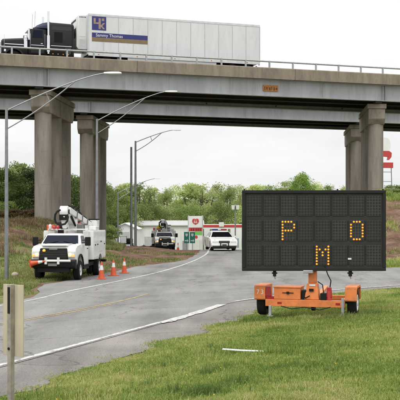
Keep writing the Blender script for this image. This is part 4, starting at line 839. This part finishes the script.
# ------------------------------------------------------------------ semi truck on the near bridge
TA = ANG - R(90)
def rz_for(dirx, diry): return math.atan2(dirx, -diry)
SRZ = rz_for(-D.x, -D.y)
def tractor():
    o = BP + D * .35 + NV * 3.55; t = thing('semi_tractor', 'black long-nose semi tractor with sleeper driving on the near bridge', 'truck', (o.x, o.y, DECK), SRZ)
    def ring(y, hw, z0, z1, c): return [(-hw, y, z0), (hw, y, z0), (hw, y, z1 - c), (hw - c, y, z1), (-hw + c, y, z1), (-hw, y, z1 - c)]
    MB().loft([ring(.18, .55, .9, 1.95, .12), ring(.3, .62, .85, 2.08, .14), ring(2.15, .85, .85, 2.22, .14)]).build('hood', black, t, bevel=.02, smooth=True)
    g = MB().bx(-.5, .5, .12, .19, 1.0, 1.9).build('grille', chrome, t, bevel=.02)
    for k in range(7): MB().bx(-.42 + k * .13, -.36 + k * .13, .10, .121, 1.08, 1.82).build('grille_bar', blackp, g)
    MB().bx(-1.2, 1.2, -.02, .22, .45, .85).build('front_bumper', chrome, t, bevel=.04)
    for s in (-1, 1):
        MB().prism(arch(1.05, .55, .78, 0, 180, 10) + arch(1.05, .55, .66, 180, 0, 10), 'x', s * .62, s * 1.2).build('fender', black, t, bevel=.02)
        MB().bx(s * .9 - .14, s * .9 + .14, .32, .48, 1.02, 1.22).build('headlight', chrome, t, bevel=.03)
        wheel(t, s * 1.0, 1.05, .52, .3, chrome)
        for y in (6.9, 8.25): wheel(t, s * .92, y, .52, .6, chrome)
        MB().tube([(s * 1.16, 3.66, 1.0), (s * 1.16, 3.66, 4.25)], .085, 12).build('exhaust_stack', chrome, t, smooth=True)
        MB().lathe([(.14, 1.15), (.14, 2.4)], 'z', (s * 1.16, 3.66, 0), 14).build('heat_shield', chrome, t, smooth=True)
        MB().bx(s * 1.28 - .12, s * 1.28 + .12, 2.1, 2.2, 1.95, 2.75).build('mirror', chrome, t, bevel=.02)
        MB().tube([(s * .95, 2.35, 2.7), (s * 1.28, 2.15, 2.72)], .02, 6).tube([(s * .95, 2.35, 2.0), (s * 1.28, 2.15, 1.98)], .02, 6).build('mirror_arm', chrome, t)
        MB().lathe([(.16, 0), (.16, .75)], 'z', (s * 1.02, 1.95, 1.35), 12).build('air_cleaner', chrome, t, smooth=True)
        MB().lathe([(.3, 0), (.3, 1.3)], 'y', (s * .95, 2.35, .62), 16).build('fuel_tank', chrome, t, smooth=True)
        MB().tube([(s * .9, .35, 1.3), (s * .9, .35, 2.35)], .012, 5).build('fender_marker', chrome, t)
    MB().loft([[(-hw, y0, z), (hw, y0, z), (hw, 3.6, z), (-hw, 3.6, z)] for z, y0, hw in ((.95, 2.16, 1.0), (2.2, 2.16, 1.0), (2.85, 2.42, .97), (3.0, 2.55, .93))]).build('cab', black, t, bevel=.03, smooth=True)
    for s in (-1, 1):
        panel(t, 'windshield_pane', mat('sky_lit_glass', (.10, .13, .14), .05, spec=1.0), [(s * .04, 2.19, 2.26), (s * .92, 2.19, 2.26), (s * .9, 2.41, 2.82), (s * .04, 2.41, 2.82)], (0, -1, .3), .02)  # pale base colour puts the sky's reflection into the panes
        panel(t, 'door_window', glassb, [(s * 1.0, 2.45, 2.2), (s * 1.0, 3.25, 2.2), (s * .975, 3.25, 2.8), (s * .975, 2.55, 2.8)], (s, 0, 0), .015)
        d = MB().bx(s * .99, s * 1.02, 2.35, 3.35, 1.05, 2.16).build('door', black, t, bevel=.008); MB().bx(s * 1.0, s * 1.05, 3.1, 3.25, 1.75, 1.8).build('handle', chrome, d)
    MB().bx(-1.0, 1.0, 2.2, 2.5, 2.86, 2.90).build('sun_visor', chrome, t)
    # sleeper with raised roof
    MB().loft([[(-1.19, 3.72, z0), (1.19, 3.72, z0), (1.19, 5.65, z0), (-1.19, 5.65, z0)] for z0 in (.85, 3.22)] + [[(-1.1, 3.8, 3.44), (1.1, 3.8, 3.44), (1.1, 5.6, 3.40), (-1.1, 5.6, 3.40)]]).build('sleeper', black, t, bevel=.05, smooth=True)
    MB().loft([[(-.93, 2.56, 2.95), (.93, 2.56, 2.95), (1.12, 3.72, 2.95), (-1.12, 3.72, 2.95)], [(-.85, 2.85, 3.2), (.85, 2.85, 3.2), (1.1, 3.75, 3.2), (-1.1, 3.75, 3.2)], [(-.75, 3.3, 3.42), (.75, 3.3, 3.42), (1.05, 3.85, 3.5), (-1.05, 3.85, 3.5)]]).build('roof_fairing', navy, t, bevel=.04, smooth=True)
    for s in (-1, 1):
        MB().bx(s * 1.19, s * 1.203, 4.1, 4.75, 1.9, 2.7).build('sleeper_window', glass, t); MB().bx(s * 1.19, s * 1.215, 5.5, 5.63, 1.0, 3.2).build('side_extender', black, t)
        for k in range(4): MB().bx(s * 1.195, s * 1.215, 3.95 + k * .4, 4.05 + k * .4, .98, 1.05).build('marker_lamp', ambero, t)
    for s in (-1, 1):
        for y_ in (2.3, 3.42): MB().tube([(s * 1.03, y_, 1.3), (s * 1.06, y_, 1.5), (s * 1.06, y_, 2.3), (s * 1.03, y_, 2.5)], .015, 6).build('grab_handle', chrome, t, smooth=True)
        MB().bx(s * 1.19, s * 1.206, 3.85, 5.45, 1.62, 1.66).build('trim_strip', chrome, t); MB().bx(s * 1.02, s * 1.03, 2.36, 3.34, 1.62, 1.66).build('trim_strip', chrome, t)
        MB().bx(s * 1.19, s * 1.204, 4.95, 5.4, 1.05, 1.55).build('locker_door', mat('faded_black', (.03, .03, .033), .5), t); MB().bx(s * 1.19, s * 1.201, 3.9, 5.45, 2.85, 3.15).build('sleeper_panel', mat('faded_black', (.03, .03, .033), .5), t)
        MB().bx(s * .78, s * .86, .4, 2.0, 1.62, 1.68).build('hood_vent', chrome, t)
    MB().bx(-.45, .45, .3, 8.9, .75, .99).build('frame', blackp, t); MB().bx(-.5, .5, 6.9, 8.0, 1.0, 1.14).build('fifth_wheel', blackp, t)
    for dx in (-.6, .6): MB().tube([(dx, 2.7, 3.0), (dx + .02, 2.75, 4.3)], .008, 4).build('antenna', blackp, t)
    for dx in (-.4, 0, .4): MB().lathe([(.05, 0), (.04, .09)], 'z', (dx, 2.75, 3.0), 8).build('roof_lamp', ambero, t)
    MB().lathe([(.09, -.3), (.09, .3)], 'y', (.5, 3.0, 3.08), 10).build('air_horn', chrome, t)
tractor()
def trailer():
    o = BP + D * 7.05 + NV * 3.5; t = thing('semi_trailer', 'long white box semi trailer with blue emblem on the near bridge', 'trailer', (o.x, o.y, DECK), SRZ)
    LN = 14.4; z0, z1 = 1.12, 4.25
    MB().bx(-1.27, 1.27, 0, LN, z0, z1).build('box', trailw, t, bevel=.03)
    alum = mat('aluminium', (.62, .63, .63), .35, .6, var=.1)
    for s in (-1, 1):
        MB().bx(s * 1.27, s * 1.292, .03, LN - .03, z0 - .1, z0 + .12).build('bottom_rail', alum, t); MB().bx(s * 1.27, s * 1.288, .03, LN - .03, z1 - .14, z1 + .02).build('top_rail', alum, t)
        n = 12
        for k in range(n + 1):
            y = .06 + (LN - .12) * k / n; MB().bx(s * 1.271, s * 1.2775, y - .03, y + .03, z0 + .125, z1 - .145).build('panel_seam', seamm, t)
        for k in range(5): MB().bx(s * 1.292, s * 1.31, .8 + k * 3.1, .9 + k * 3.1, z0 - .02, z0 + .05).build('marker_lamp', ambero, t)
        for y in (12.0, 13.3): wheel(t, s * .95, y, .5, .58)
        MB().bx(s * .95 - .07, s * .95 + .07, 2.4, 2.55, .3, 1.1).build('landing_leg', polem, t)
        MB().bx(s * 1.2 - .015, s * 1.2 + .015, 3.2, 10.6, .45, 1.02).build('side_skirt', trailw, t)
    # cooling unit on the nose
    u = MB().loft([[(-1.05, y, za + 1.5), (1.05, y, za + 1.5), (1.05, y, zb), (-1.05, y, zb)] for y, za, zb in ((-.004, .0, 4.2), (-.70, .0, 4.15), (-.84, .2, 4.0))]).build('cooling_unit', trailw, t, bevel=.05, smooth=True)
    for k in range(6): MB().bx(-.8, .8, -.86, -.83, 2.5 + k * .12, 2.56 + k * .12).build('vent', blackp, u)
    MB().bx(1.05, 1.058, -.6, -.15, 1.75, 2.3).build('side_vent', seamm, u); MB().bx(1.05, 1.062, -.62, -.12, 2.5, 3.9).build('access_door', trailw, u, bevel=.004)
    for k in range(5): MB().bx(1.05, 1.06, -.6 + k * .11, -.55 + k * .11, 3.95, 4.06).build('dark_mark', blackp, u)
    for k, dy in enumerate((-.8, -.5, -.2, .1, .4, .7)): MB().bx(dy - .09, dy + .09, -.86, -.83, 3.72, 3.86).build('dark_mark', blackp, u)
    # emblem and stripe on the left side
    X = 1.2775
    MB().bx(X, X + .004, .32, 1.45, 3.02, 4.08).build('emblem_panel', bluep, t)
    e = MB(); P = lambda poly: e.prism(poly, 'x', X + .0045, X + .007)
    P([(.45, 3.95), (.62, 3.95), (.62, 3.62), (.85, 3.62), (.85, 3.95), (1.02, 3.95), (1.02, 3.5), (.45, 3.5)])
    P([(.85, 3.49), (1.02, 3.49), (1.02, 3.12), (.85, 3.12)]); P([(1.03, 3.42), (1.2, 3.6), (1.36, 3.6), (1.15, 3.36), (1.36, 3.12), (1.2, 3.12), (1.03, 3.3)]); P([(1.1, 3.95), (1.3, 3.95), (1.3, 3.75), (1.1, 3.75)])
    e.build('emblem', tanp, t)
    MB().bx(X, X + .004, .32, 4.8, 2.46, 2.82).build('blue_stripe', bluep, t); MB().bx(X, X + .004, .32, 4.8, 2.14, 2.455).build('brown_stripe', brownp, t)
    link('lettering', text_mesh('Sammy Thomas', .34, .002, 'LEFT'), reflw, t, (X + .007, .62, 2.63), (R(90), 0, R(90)))
    # rear doors
    for s in (-1, 1):
        d = MB().bx(s * .63 - .6, s * .63 + .6, LN, LN + .03, z0 + .1, z1 - .12).build('rear_door', trailw, t)
        MB().tube([(s * .25, LN + .05, z0), (s * .25, LN + .05, z1 - .1)], .02, 6).build('lock_rod', alum, d); MB().bx(s * 1.0 - .1, s * 1.0 + .1, LN + .001, LN + .05, z0 - .1, z0 + .05).build('tail_lamp', redl, t)
    MB().bx(-.5, .5, .3, LN - .3, .9, 1.11).build('underframe', blackp, t); MB().bx(-1.1, 1.1, LN - .1, LN, .45, .55).bx(-.6, -.5, LN - .1, LN, .55, 1.0).bx(.5, .6, LN - .1, LN, .55, 1.0).build('bumper_guard', blackp, t)
trailer()

# ------------------------------------------------------------------ message board trailer
def board():
    X0, Y0 = 2.625, 23.1; g = Hs(X0, Y0)
    t = thing('message_board', 'orange trailer carrying a large dark electronic message board showing P O M', 'message board', (X0, Y0, g), 0)
    ya = R(-15); SX = -.20; Mz = Matrix.Rotation(ya, 4, 'Z')
    def rot(o): o.matrix_local = Mz @ o.matrix_local if False else o.matrix_local; o.rotation_euler = (0, 0, ya); return o
    def B(mb, nm, m, par=t, bevel=.008): return mb.build(nm, m, par, bevel=bevel, rot=(0, 0, ya), loc=(SX, 0, 0))
    chs = B(MB().bx(-.92, .92, -.06, .06, .24, .40), 'rear_beam', orange)
    B(MB().bx(-.85, -.75, .06, 2.0, .26, .36).bx(.75, .85, .06, 2.0, .26, .36), 'side_rail', orange); B(MB().bx(-.85, .85, 1.9, 2.0, .26, .37), 'front_beam', orange)
    B(MB().hexa([(-.06, 2.0, .27), (.06, 2.0, .27), (.05, 3.6, .42), (-.05, 3.6, .42), (-.06, 2.0, .36), (.06, 2.0, .36), (.05, 3.6, .5), (-.05, 3.6, .5)]), 'drawbar', orange)
    B(MB().tube([(-1.0, .55, .33), (1.0, .55, .33)], .045, 8), 'axle', blackp)
    for s in (-1, 1):
        w = wheel(t, 0, 0, .33, .21, reflw, .62) if False else None
        tt = MB().lathe([(.195, -.09), (.22, -.105), (.3, -.105), (.325, -.07), (.325, .07), (.3, .105), (.22, .105), (.195, .09)], 'x', (0, 0, 0), 28, False).build('wheel', rubber, t, smooth=True)
        tt.location = Mz @ Vector((s * 1.06, .42, .315)) + Vector((SX, 0, 0)); tt.rotation_euler = (0, 0, ya)
        MB().lathe([(.2, .02 * s), (.2, .1 * s), (.17, .108 * s), (.15, .06 * s), (.07, .07 * s), (.06, .12 * s), (.005, .125 * s)], 'x', (0, 0, 0), 24).build('rim', reflw, tt, smooth=True)
        # boxy fender
        pr = [(.0, .38), (.0, .66), (.06, .72), (.80, .72), (.87, .66), (.87, .38), (.82, .38), (.82, .63), (.77, .67), (.1, .67), (.05, .63), (.05, .38)]
        B(MB().prism(pr, 'x', s * .93, s * 1.19), 'fender', orange, bevel=.006)
        B(MB().bx(s * .925 - .012, s * .925 + .004, .06, .81, .38, .71), 'fender_inner_plate', orange, bevel=.003)
        B(MB().bx(s * 1.06 - .13, s * 1.06 + .13, -.03, -.002, .40, .71), 'fender_rear_plate', orange, bevel=.004)
        # tail lamp brackets
        B(MB().bx(s * .80 - .085 + (.0 if s < 0 else -.28), s * .80 + .085 + (.0 if s < 0 else -.28), -.02, .05, .40, .47), 'lamp_shelf', redl, bevel=.004)
        B(MB().hexa([(s * .86 - .07 - (.3 if s > 0 else 0), -.03, .47), (s * .86 + .07 - (.3 if s > 0 else 0), -.03, .47), (s * .86 + .07 - (.3 if s > 0 else 0), .05, .47), (s * .86 - .07 - (.3 if s > 0 else 0), .05, .47), (s * .86 - .05 - (.3 if s > 0 else 0), -.02, .70), (s * .86 + .05 - (.3 if s > 0 else 0), -.02, .70), (s * .86 + .05 - (.3 if s > 0 else 0), .04, .70), (s * .86 - .05 - (.3 if s > 0 else 0), .04, .70)]), 'tail_lamp', redl, bevel=.01)
        j = B(MB().bx(s * .98 - .035 - (.3 if s < 0 else -.02), s * .98 + .035 - (.3 if s < 0 else -.02) if False else s * .98 + .035, -.13, -.065, .06, .50) if False else MB().bx((.88 if s > 0 else -.80) - .03, (.88 if s > 0 else -.80) + .03, -.125, -.065, .03, .46 if s > 0 else .26), 'stabiliser_jack', galv, bevel=.004)
        B(MB().bx((.88 if s > 0 else -.80) - .07, (.88 if s > 0 else -.80) + .07, -.17, -.03, .01, .028), 'jack_foot', galv, bevel=.002)
    jw = MB().lathe([(.06, -.04), (.1, -.045), (.105, 0), (.1, .045), (.06, .04)], 'x', (0, 0, 0), 16, False).build('jockey_wheel', rubber, t, smooth=True, loc=(SX + .30, .9, .17), rot=(0, 0, ya)); MB().lathe([(.065, -.03), (.065, .03)], 'x', (0, 0, 0), 12).build('hub', rimm, jw)
    MB().bx(-.03, .03, -.03, .03, .0, .25).build('jockey_stem', blackp, t, loc=(SX + .30, .9, .2), rot=(0, 0, ya))
    for k_ in range(2): link('fender_numeral', text_mesh('73'[k_], .15, .002), reflw, t, tuple(Mz @ Vector((-1.10 + .1 * k_, -.033, .56)) + Vector((SX, 0, 0))), (R(90), 0, ya))
    for k_ in range(8): B(MB().bx(-.86 + k_ * .225, -.76 + k_ * .225, -.0655, -.0605, .295, .345), 'reflective_tape', redl if k_ % 2 else reflw, bevel=0) if k_ in (1, 7) else None
    for bx_ in (-1.15, -.97, .97, 1.15):
        for bz_ in (.43, .68): B(MB().lathe([(.011, -.038), (.011, -.0305)], 'y', (bx_, 0, bz_), 6), 'bolt', galv, bevel=0)
    B(MB().tube([(-.55, -.07, .25), (-.3, -.075, .19), (.0, -.07, .235), (.35, -.075, .18), (.6, -.07, .25)], .011, 6), 'wiring', blackp, bevel=0)
    B(MB().bx(.36, .5, -.05, .2, .401, .56).tube([(.43, .0, .56), (.40, .05, .75), (.28, .1, .82)], .014, 6), 'junction_box', blackp)
    # battery box with lid and handle
    bb = B(MB().bx(-.72, -.10, -.05, .5, .405, .67), 'battery_box', orange, bevel=.012)
    MB().bx(-.735, -.085, -.065, .515, .671, .70).build('box_lid', orange, bb, bevel=.006); MB().bx(-.52, -.26, -.064, -.051, .55, .565).bx(-.42, -.36, -.075, -.051, .53, .585).build('box_latch', blackp, bb)
    B(MB().bx(-.08, .04, .0, .3, .41, .62), 'control_box', blackp)
    # mast
    ms = B(MB().hexa([(-.01, -.02, .405), (.33, -.02, .405), (.33, .3, .405), (-.01, .3, .405), (.04, .02, .78), (.28, .02, .78), (.28, .26, .78), (.04, .26, .78)]), 'mast_base', orange, bevel=.012)
    B(MB().bx(.07, .25, .05, .23, .781, 1.55), 'mast', orange, bevel=.01)
    MB().bx(.10, .20, -.034, -.006, .6, .66).build('warning_label', blackp, ms, bevel=0); MB().bx(.10, .24, .0, .012, .72, .76).build('decal', reflw, ms)
    B(MB().lathe([(.06, 0), (.06, .2)], 'z', (.56, .02, .41), 12), 'hydraulic_reservoir', redp, bevel=0)
    B(MB().tube([(.56, .02, .6), (.6, .0, .85), (.52, .02, 1.0), (.45, .05, 1.2)], .014, 6), 'cable', blackp, bevel=0)
    B(MB().tube([(-.05, .1, .5), (.02, -.05, .44), (.12, -.07, .5)], .015, 6), 'hose', blackp, bevel=0)
    B(MB().bx(-.02, .2, -.16, .02, 1.02, 1.09), 'radar_unit', galv, bevel=.01)
    # sign cabinet, facing the road
    W2, zb, zt = 1.635, 1.10, 2.90
    cb = MB().bx(-W2, W2, -.06, .10, zb, zt).build('cabinet', boardin, t)
    for (a, b, c, d_) in ((-W2 - .02, W2 + .02, zb - .03, zb + .04), (-W2 - .02, W2 + .02, zt - .04, zt + .03), (-W2 - .02, -W2 + .05, zb + .041, zt - .041), (W2 - .05, W2 + .02, zb + .041, zt - .041)):
        MB().bx(a, b, -.10, .11, c, d_).build('cabinet_frame', boardm, cb, bevel=.008)
    for dx in (-1.6, -.55, .55, 1.6): MB().tube([(dx, .0, zt + .03), (dx, .0, zt + .06)], .02, 6).build('lifting_eye', boardm, cb)
    cellw, cellh = 3.15 / 8, .57; mw, mh = .335, .47
    mod = MB().bx(-mw / 2, mw / 2, -.008, 0, -mh / 2, mh / 2).mesh('display_module')
    dm = MB(); px_, pz_ = mw / 5, mh / 7
    for i in range(5):
        for j in range(7):
            cx_, cz_ = (i - 2) * px_, (j - 3) * pz_; dm.lathe([(.024, -.0082), (.022, -.013)], 'y', (cx_, 0, cz_), 8)
    dme = dm.mesh('unlit_pixels')
    F = {'P': ['11110', '10001', '10001', '11110', '10000', '10000', '10000'], 'O': ['01110', '10001', '10001', '10001', '10001', '10001', '01110'], 'M': ['10001', '11011', '10101', '10101', '10001', '10001', '10001']}
    show = {(1, 2): 'P', (1, 6): 'O', (2, 4): 'M'}
    gp = MB().bx(-.028, .028, -.006, 0, -mh * .46, mh * .46).mesh('module_gap')
    shade = [mat('module_%d' % k, (v, v * .98, v * .92), .7, var=.12, scale=12, spec=.25) for k, v in enumerate((.046, .051, .057))]
    for r_ in range(3):
        for c in range(8):
            cx_ = -1.575 + cellw * (c + .5); cz_ = zt - .045 - cellh * (r_ + .5)
            mo = bpy.data.objects.new('display_module', mod.copy()); mo.data.materials.append(random.choice(shade)); COL.objects.link(mo); mo.parent = t; mo.location = (cx_, -.062, cz_)
            un = link('unlit_pixels', dme, dotm, mo); un['kind'] = 'stuff'
            if c < 7: link('module_gap', gp, boardm, t, (cx_ + cellw / 2, -.0605, cz_))
            if (r_, c) in show:
                lm = MB(); ch = F[show[(r_, c)]]
                for j in range(7):
                    for i in range(5):
                        if ch[j][i] == '1': lm.lathe([(.022, -.0132), (.022, -.02), (.015, -.026)], 'y', ((i - 2) * px_, 0, (3 - j) * pz_), 10)
                o = lm.build('lit_pixels', ledm, mo); o['kind'] = 'stuff'
    for dx in (-.9, .85):
        hk = MB().bx(dx - .035, dx + .035, -.02, .08, zb - .16, zb - .031).bx(dx - .06, dx + .06, -.03, .09, zb - .1, zb - .07).build('tie_down_bracket', boardm, cb)
        MB().tube([(dx, .03, zb - .16), (dx + .02, .03, zb - .22)], .018, 6).build('pin', galv, cb)
    MB().bx(.78, .86, -.085, -.075, 1.33, 1.37).build('sticker', reflw, cb)
    MB().bx(-.5, .5, .11, .2, 1.3, 2.4).build('rear_frame', orange, cb)
board()

# ------------------------------------------------------------------ roadside sign seen from behind
def back_sign():
    Y = 12.6; X = sx(13.5, Y); g = Hs(X, Y); t = thing('road_sign', 'back of a weathered pale sign on a square post at the left edge', 'sign', (X, Y, g), R(-38))
    zt, zb = zz(284.5, Y) - g, zz(356, Y) - g
    MB().bx(-.185, .185, -.008, .008, zb, zt).build('sign_panel', signback, t, bevel=.002)
    po = MB().bx(-.032, .032, -.076, -.010, -.4, zt + .005).build('post', mat('post_steel', (.34, .31, .26), .6, .3, var=.25, scale=8, dirt=.3), t, bevel=.004)
    for z in (zt - .08, zb + .1):
        MB().lathe([(.018, -.086), (.018, -.0765)], 'y', (0, 0, z), 8).build('bolt', blackp, t)
    MB().bx(-.02, .02, -.082, -.0765, zt - .36, zt - .03).build('post_bracket', blackp, po)
back_sign()
# white strip of debris lying in the grass
Y = 16.7; X = sx(243, Y); zc = Hs(X, Y)
db = MB().hexa([(-.35, -.025, .03), (-.05, -.03, .024), (-.05, .02, .024), (-.35, .022, .03), (-.345, -.02, .045), (-.05, -.025, .04), (-.05, .015, .04), (-.345, .018, .045)]).hexa([(-.0499, -.03, .024), (.35, -.028, .03), (.34, .018, .03), (-.0499, .02, .024), (-.0499, -.025, .04), (.345, -.02, .043), (.335, .012, .043), (-.0499, .015, .04)]).build('plastic_strip', reflw, None, loc=(X, Y, zc + .03), rot=(R(4), R(1.5), R(-10)))
tag(db, 'broken white plastic strip lying on the grass', 'debris')
# small stone by the pole
st_ = MB().lathe([(.02, 0), (.16, .05), (.18, .16), (.1, .25), (.01, .27)], 'z', (0, 0, 0), 9).build('stone', mat('pale_stone', (.4, .33, .28), .9, bump=.5), None, bevel=.02, loc=(sx(15, 47), 47, Hs(sx(15, 47), 47) - .02)); tag(st_, 'pale stone on the verge right of the leftmost light pole', 'stone')
# dark cart by the shed
def cart():
    Y = 128; X = sx(127, Y); t = thing('utility_trailer', 'small dark trailer with open frame in front of the white shed', 'trailer', (X, Y, Hs(X, Y)), R(10))
    MB().bx(-.8, .8, 0, 2.4, .5, .62).build('deck', blackp, t); MB().bx(.0, .8, .1, 1.2, .62, 1.3).build('engine_box', black, t, bevel=.15)
    MB().tube([(-.8, 0, .6), (-.8, 0, 1.5), (-.05, 0, 1.5), (-.05, 0, .6)], .04, 6).build('frame', blackp, t)
    for s in (-1, 1): wheel(t, s * .85, 1.2, .32, .18)
cart()
# silt fence left of the far truck
sf = thing('silt_fence', 'low black fabric fence along the ground left of the far bucket truck', 'fence', (sx(143, 96), 96, Hs(sx(143, 96), 96)))
nn = 9; base = []
for k in range(nn): base.append((-1.0 + k * .27, .1 * math.sin(k * 1.3)))
MB().loft([[(a, b - .01, -.1), (a, b + .01, -.1), (a, b + .012, .62 + .06 * math.sin(i * 2)), (a, b - .012, .62 + .06 * math.sin(i * 2))] for i, (a, b) in enumerate(base)]).build('fabric', blackp, sf)
for k in (0, 4, 8): MB().bx(base[k][0] - .02, base[k][0] + .02, base[k][1] + .013, base[k][1] + .05, -.2, .8).build('stake', bark, sf)

# ------------------------------------------------------------------ workers on the far truck
def person(loc, rz, label, top, hat):
    t = thing('person', label, 'person', loc, rz, None)
    v = [(0, 0, .95), (0, 0, 1.15), (0, 0, 1.38), (0, 0, 1.5), (0, -.01, 1.6), (0, -.02, 1.70), (.19, 0, 1.42), (.24, -.03, 1.15), (.2, -.22, 1.02), (.2, -.3, 1.02), (-.19, 0, 1.42), (-.25, -.05, 1.15), (-.2, -.25, 1.05), (-.2, -.33, 1.05), (.1, 0, .9), (.11, -.02, .5), (.11, .02, .1), (.11, -.12, .04), (-.1, 0, .9), (-.11, -.02, .5), (-.11, .02, .1), (-.11, -.12, .04)]
    e = [(0, 1), (1, 2), (2, 3), (3, 4), (4, 5), (2, 6), (6, 7), (7, 8), (8, 9), (2, 10), (10, 11), (11, 12), (12, 13), (0, 14), (14, 15), (15, 16), (16, 17), (0, 18), (18, 19), (19, 20), (20, 21)]
    rr = [.16, .15, .17, .065, .08, .1, .07, .055, .04, .035, .07, .055, .04, .035, .1, .075, .05, .045, .1, .075, .05, .045]
    me = bpy.data.meshes.new('body'); me.from_pydata(v, e, []); o = bpy.data.objects.new('body', me); COL.objects.link(o)
    md = o.modifiers.new('skin', 'SKIN'); o.modifiers.new('sub', 'SUBSURF').levels = 1
    for k, s_ in enumerate(me.skin_vertices[0].data): s_.radius = (rr[k], rr[k] * .85); s_.use_root = (k == 0)
    dg = bpy.context.evaluated_depsgraph_get(); m2 = bpy.data.meshes.new_from_object(o.evaluated_get(dg)); bpy.data.objects.remove(o)
    m2.materials.clear()
    for m in (top, denim, skin): m2.materials.append(m)
    for p in m2.polygons:
        c = p.center; p.material_index = 1 if c.z < .93 else (2 if c.z > 1.52 or (c.y < -.2 and c.z > .9) else 0); p.use_smooth = True
    b = bpy.data.objects.new('body', m2); COL.objects.link(b); b.parent = t
    hm = MB().lathe([(.14, 1.71), (.125, 1.73), (.12, 1.79), (.08, 1.84), (.01, 1.86)], 'z', (0, -.02, 0), 14).build('hard_hat', hat, t, smooth=True); MB().bx(-.09, .09, -.2, -.1, 1.71, 1.725).build('brim', hat, hm)
    vst = MB().loft([[(a * w, b * d, z) for a, b in ((1, .6), (.6, 1), (-.6, 1), (-1, .6), (-1, -.6), (-.6, -1), (.6, -1), (1, -.6))] for z, w, d in ((.98, .2, .165), (1.2, .2, .16), (1.42, .2, .16))], cap=False).build('vest', top, t, smooth=True)
    MB().loft([[(a * w, b * d, z) for a, b in ((1, .6), (.6, 1), (-.6, 1), (-1, .6), (-1, -.6), (-.6, -1), (.6, -1), (1, -.6))] for z, w, d in ((1.12, .204, .166), (1.17, .204, .166))], cap=False).build('reflective_band', reflw, vst)
    return t
M2 = Matrix.Translation(tr2.location) @ Matrix.Rotation(R(4), 4, 'Z')
person(M2 @ Vector((-.45, 3.55, 1.25)), R(20), 'worker in yellow vest and hard hat standing in the bed of the far truck', hivis, mat('hat_white', (.7, .7, .68), .4))
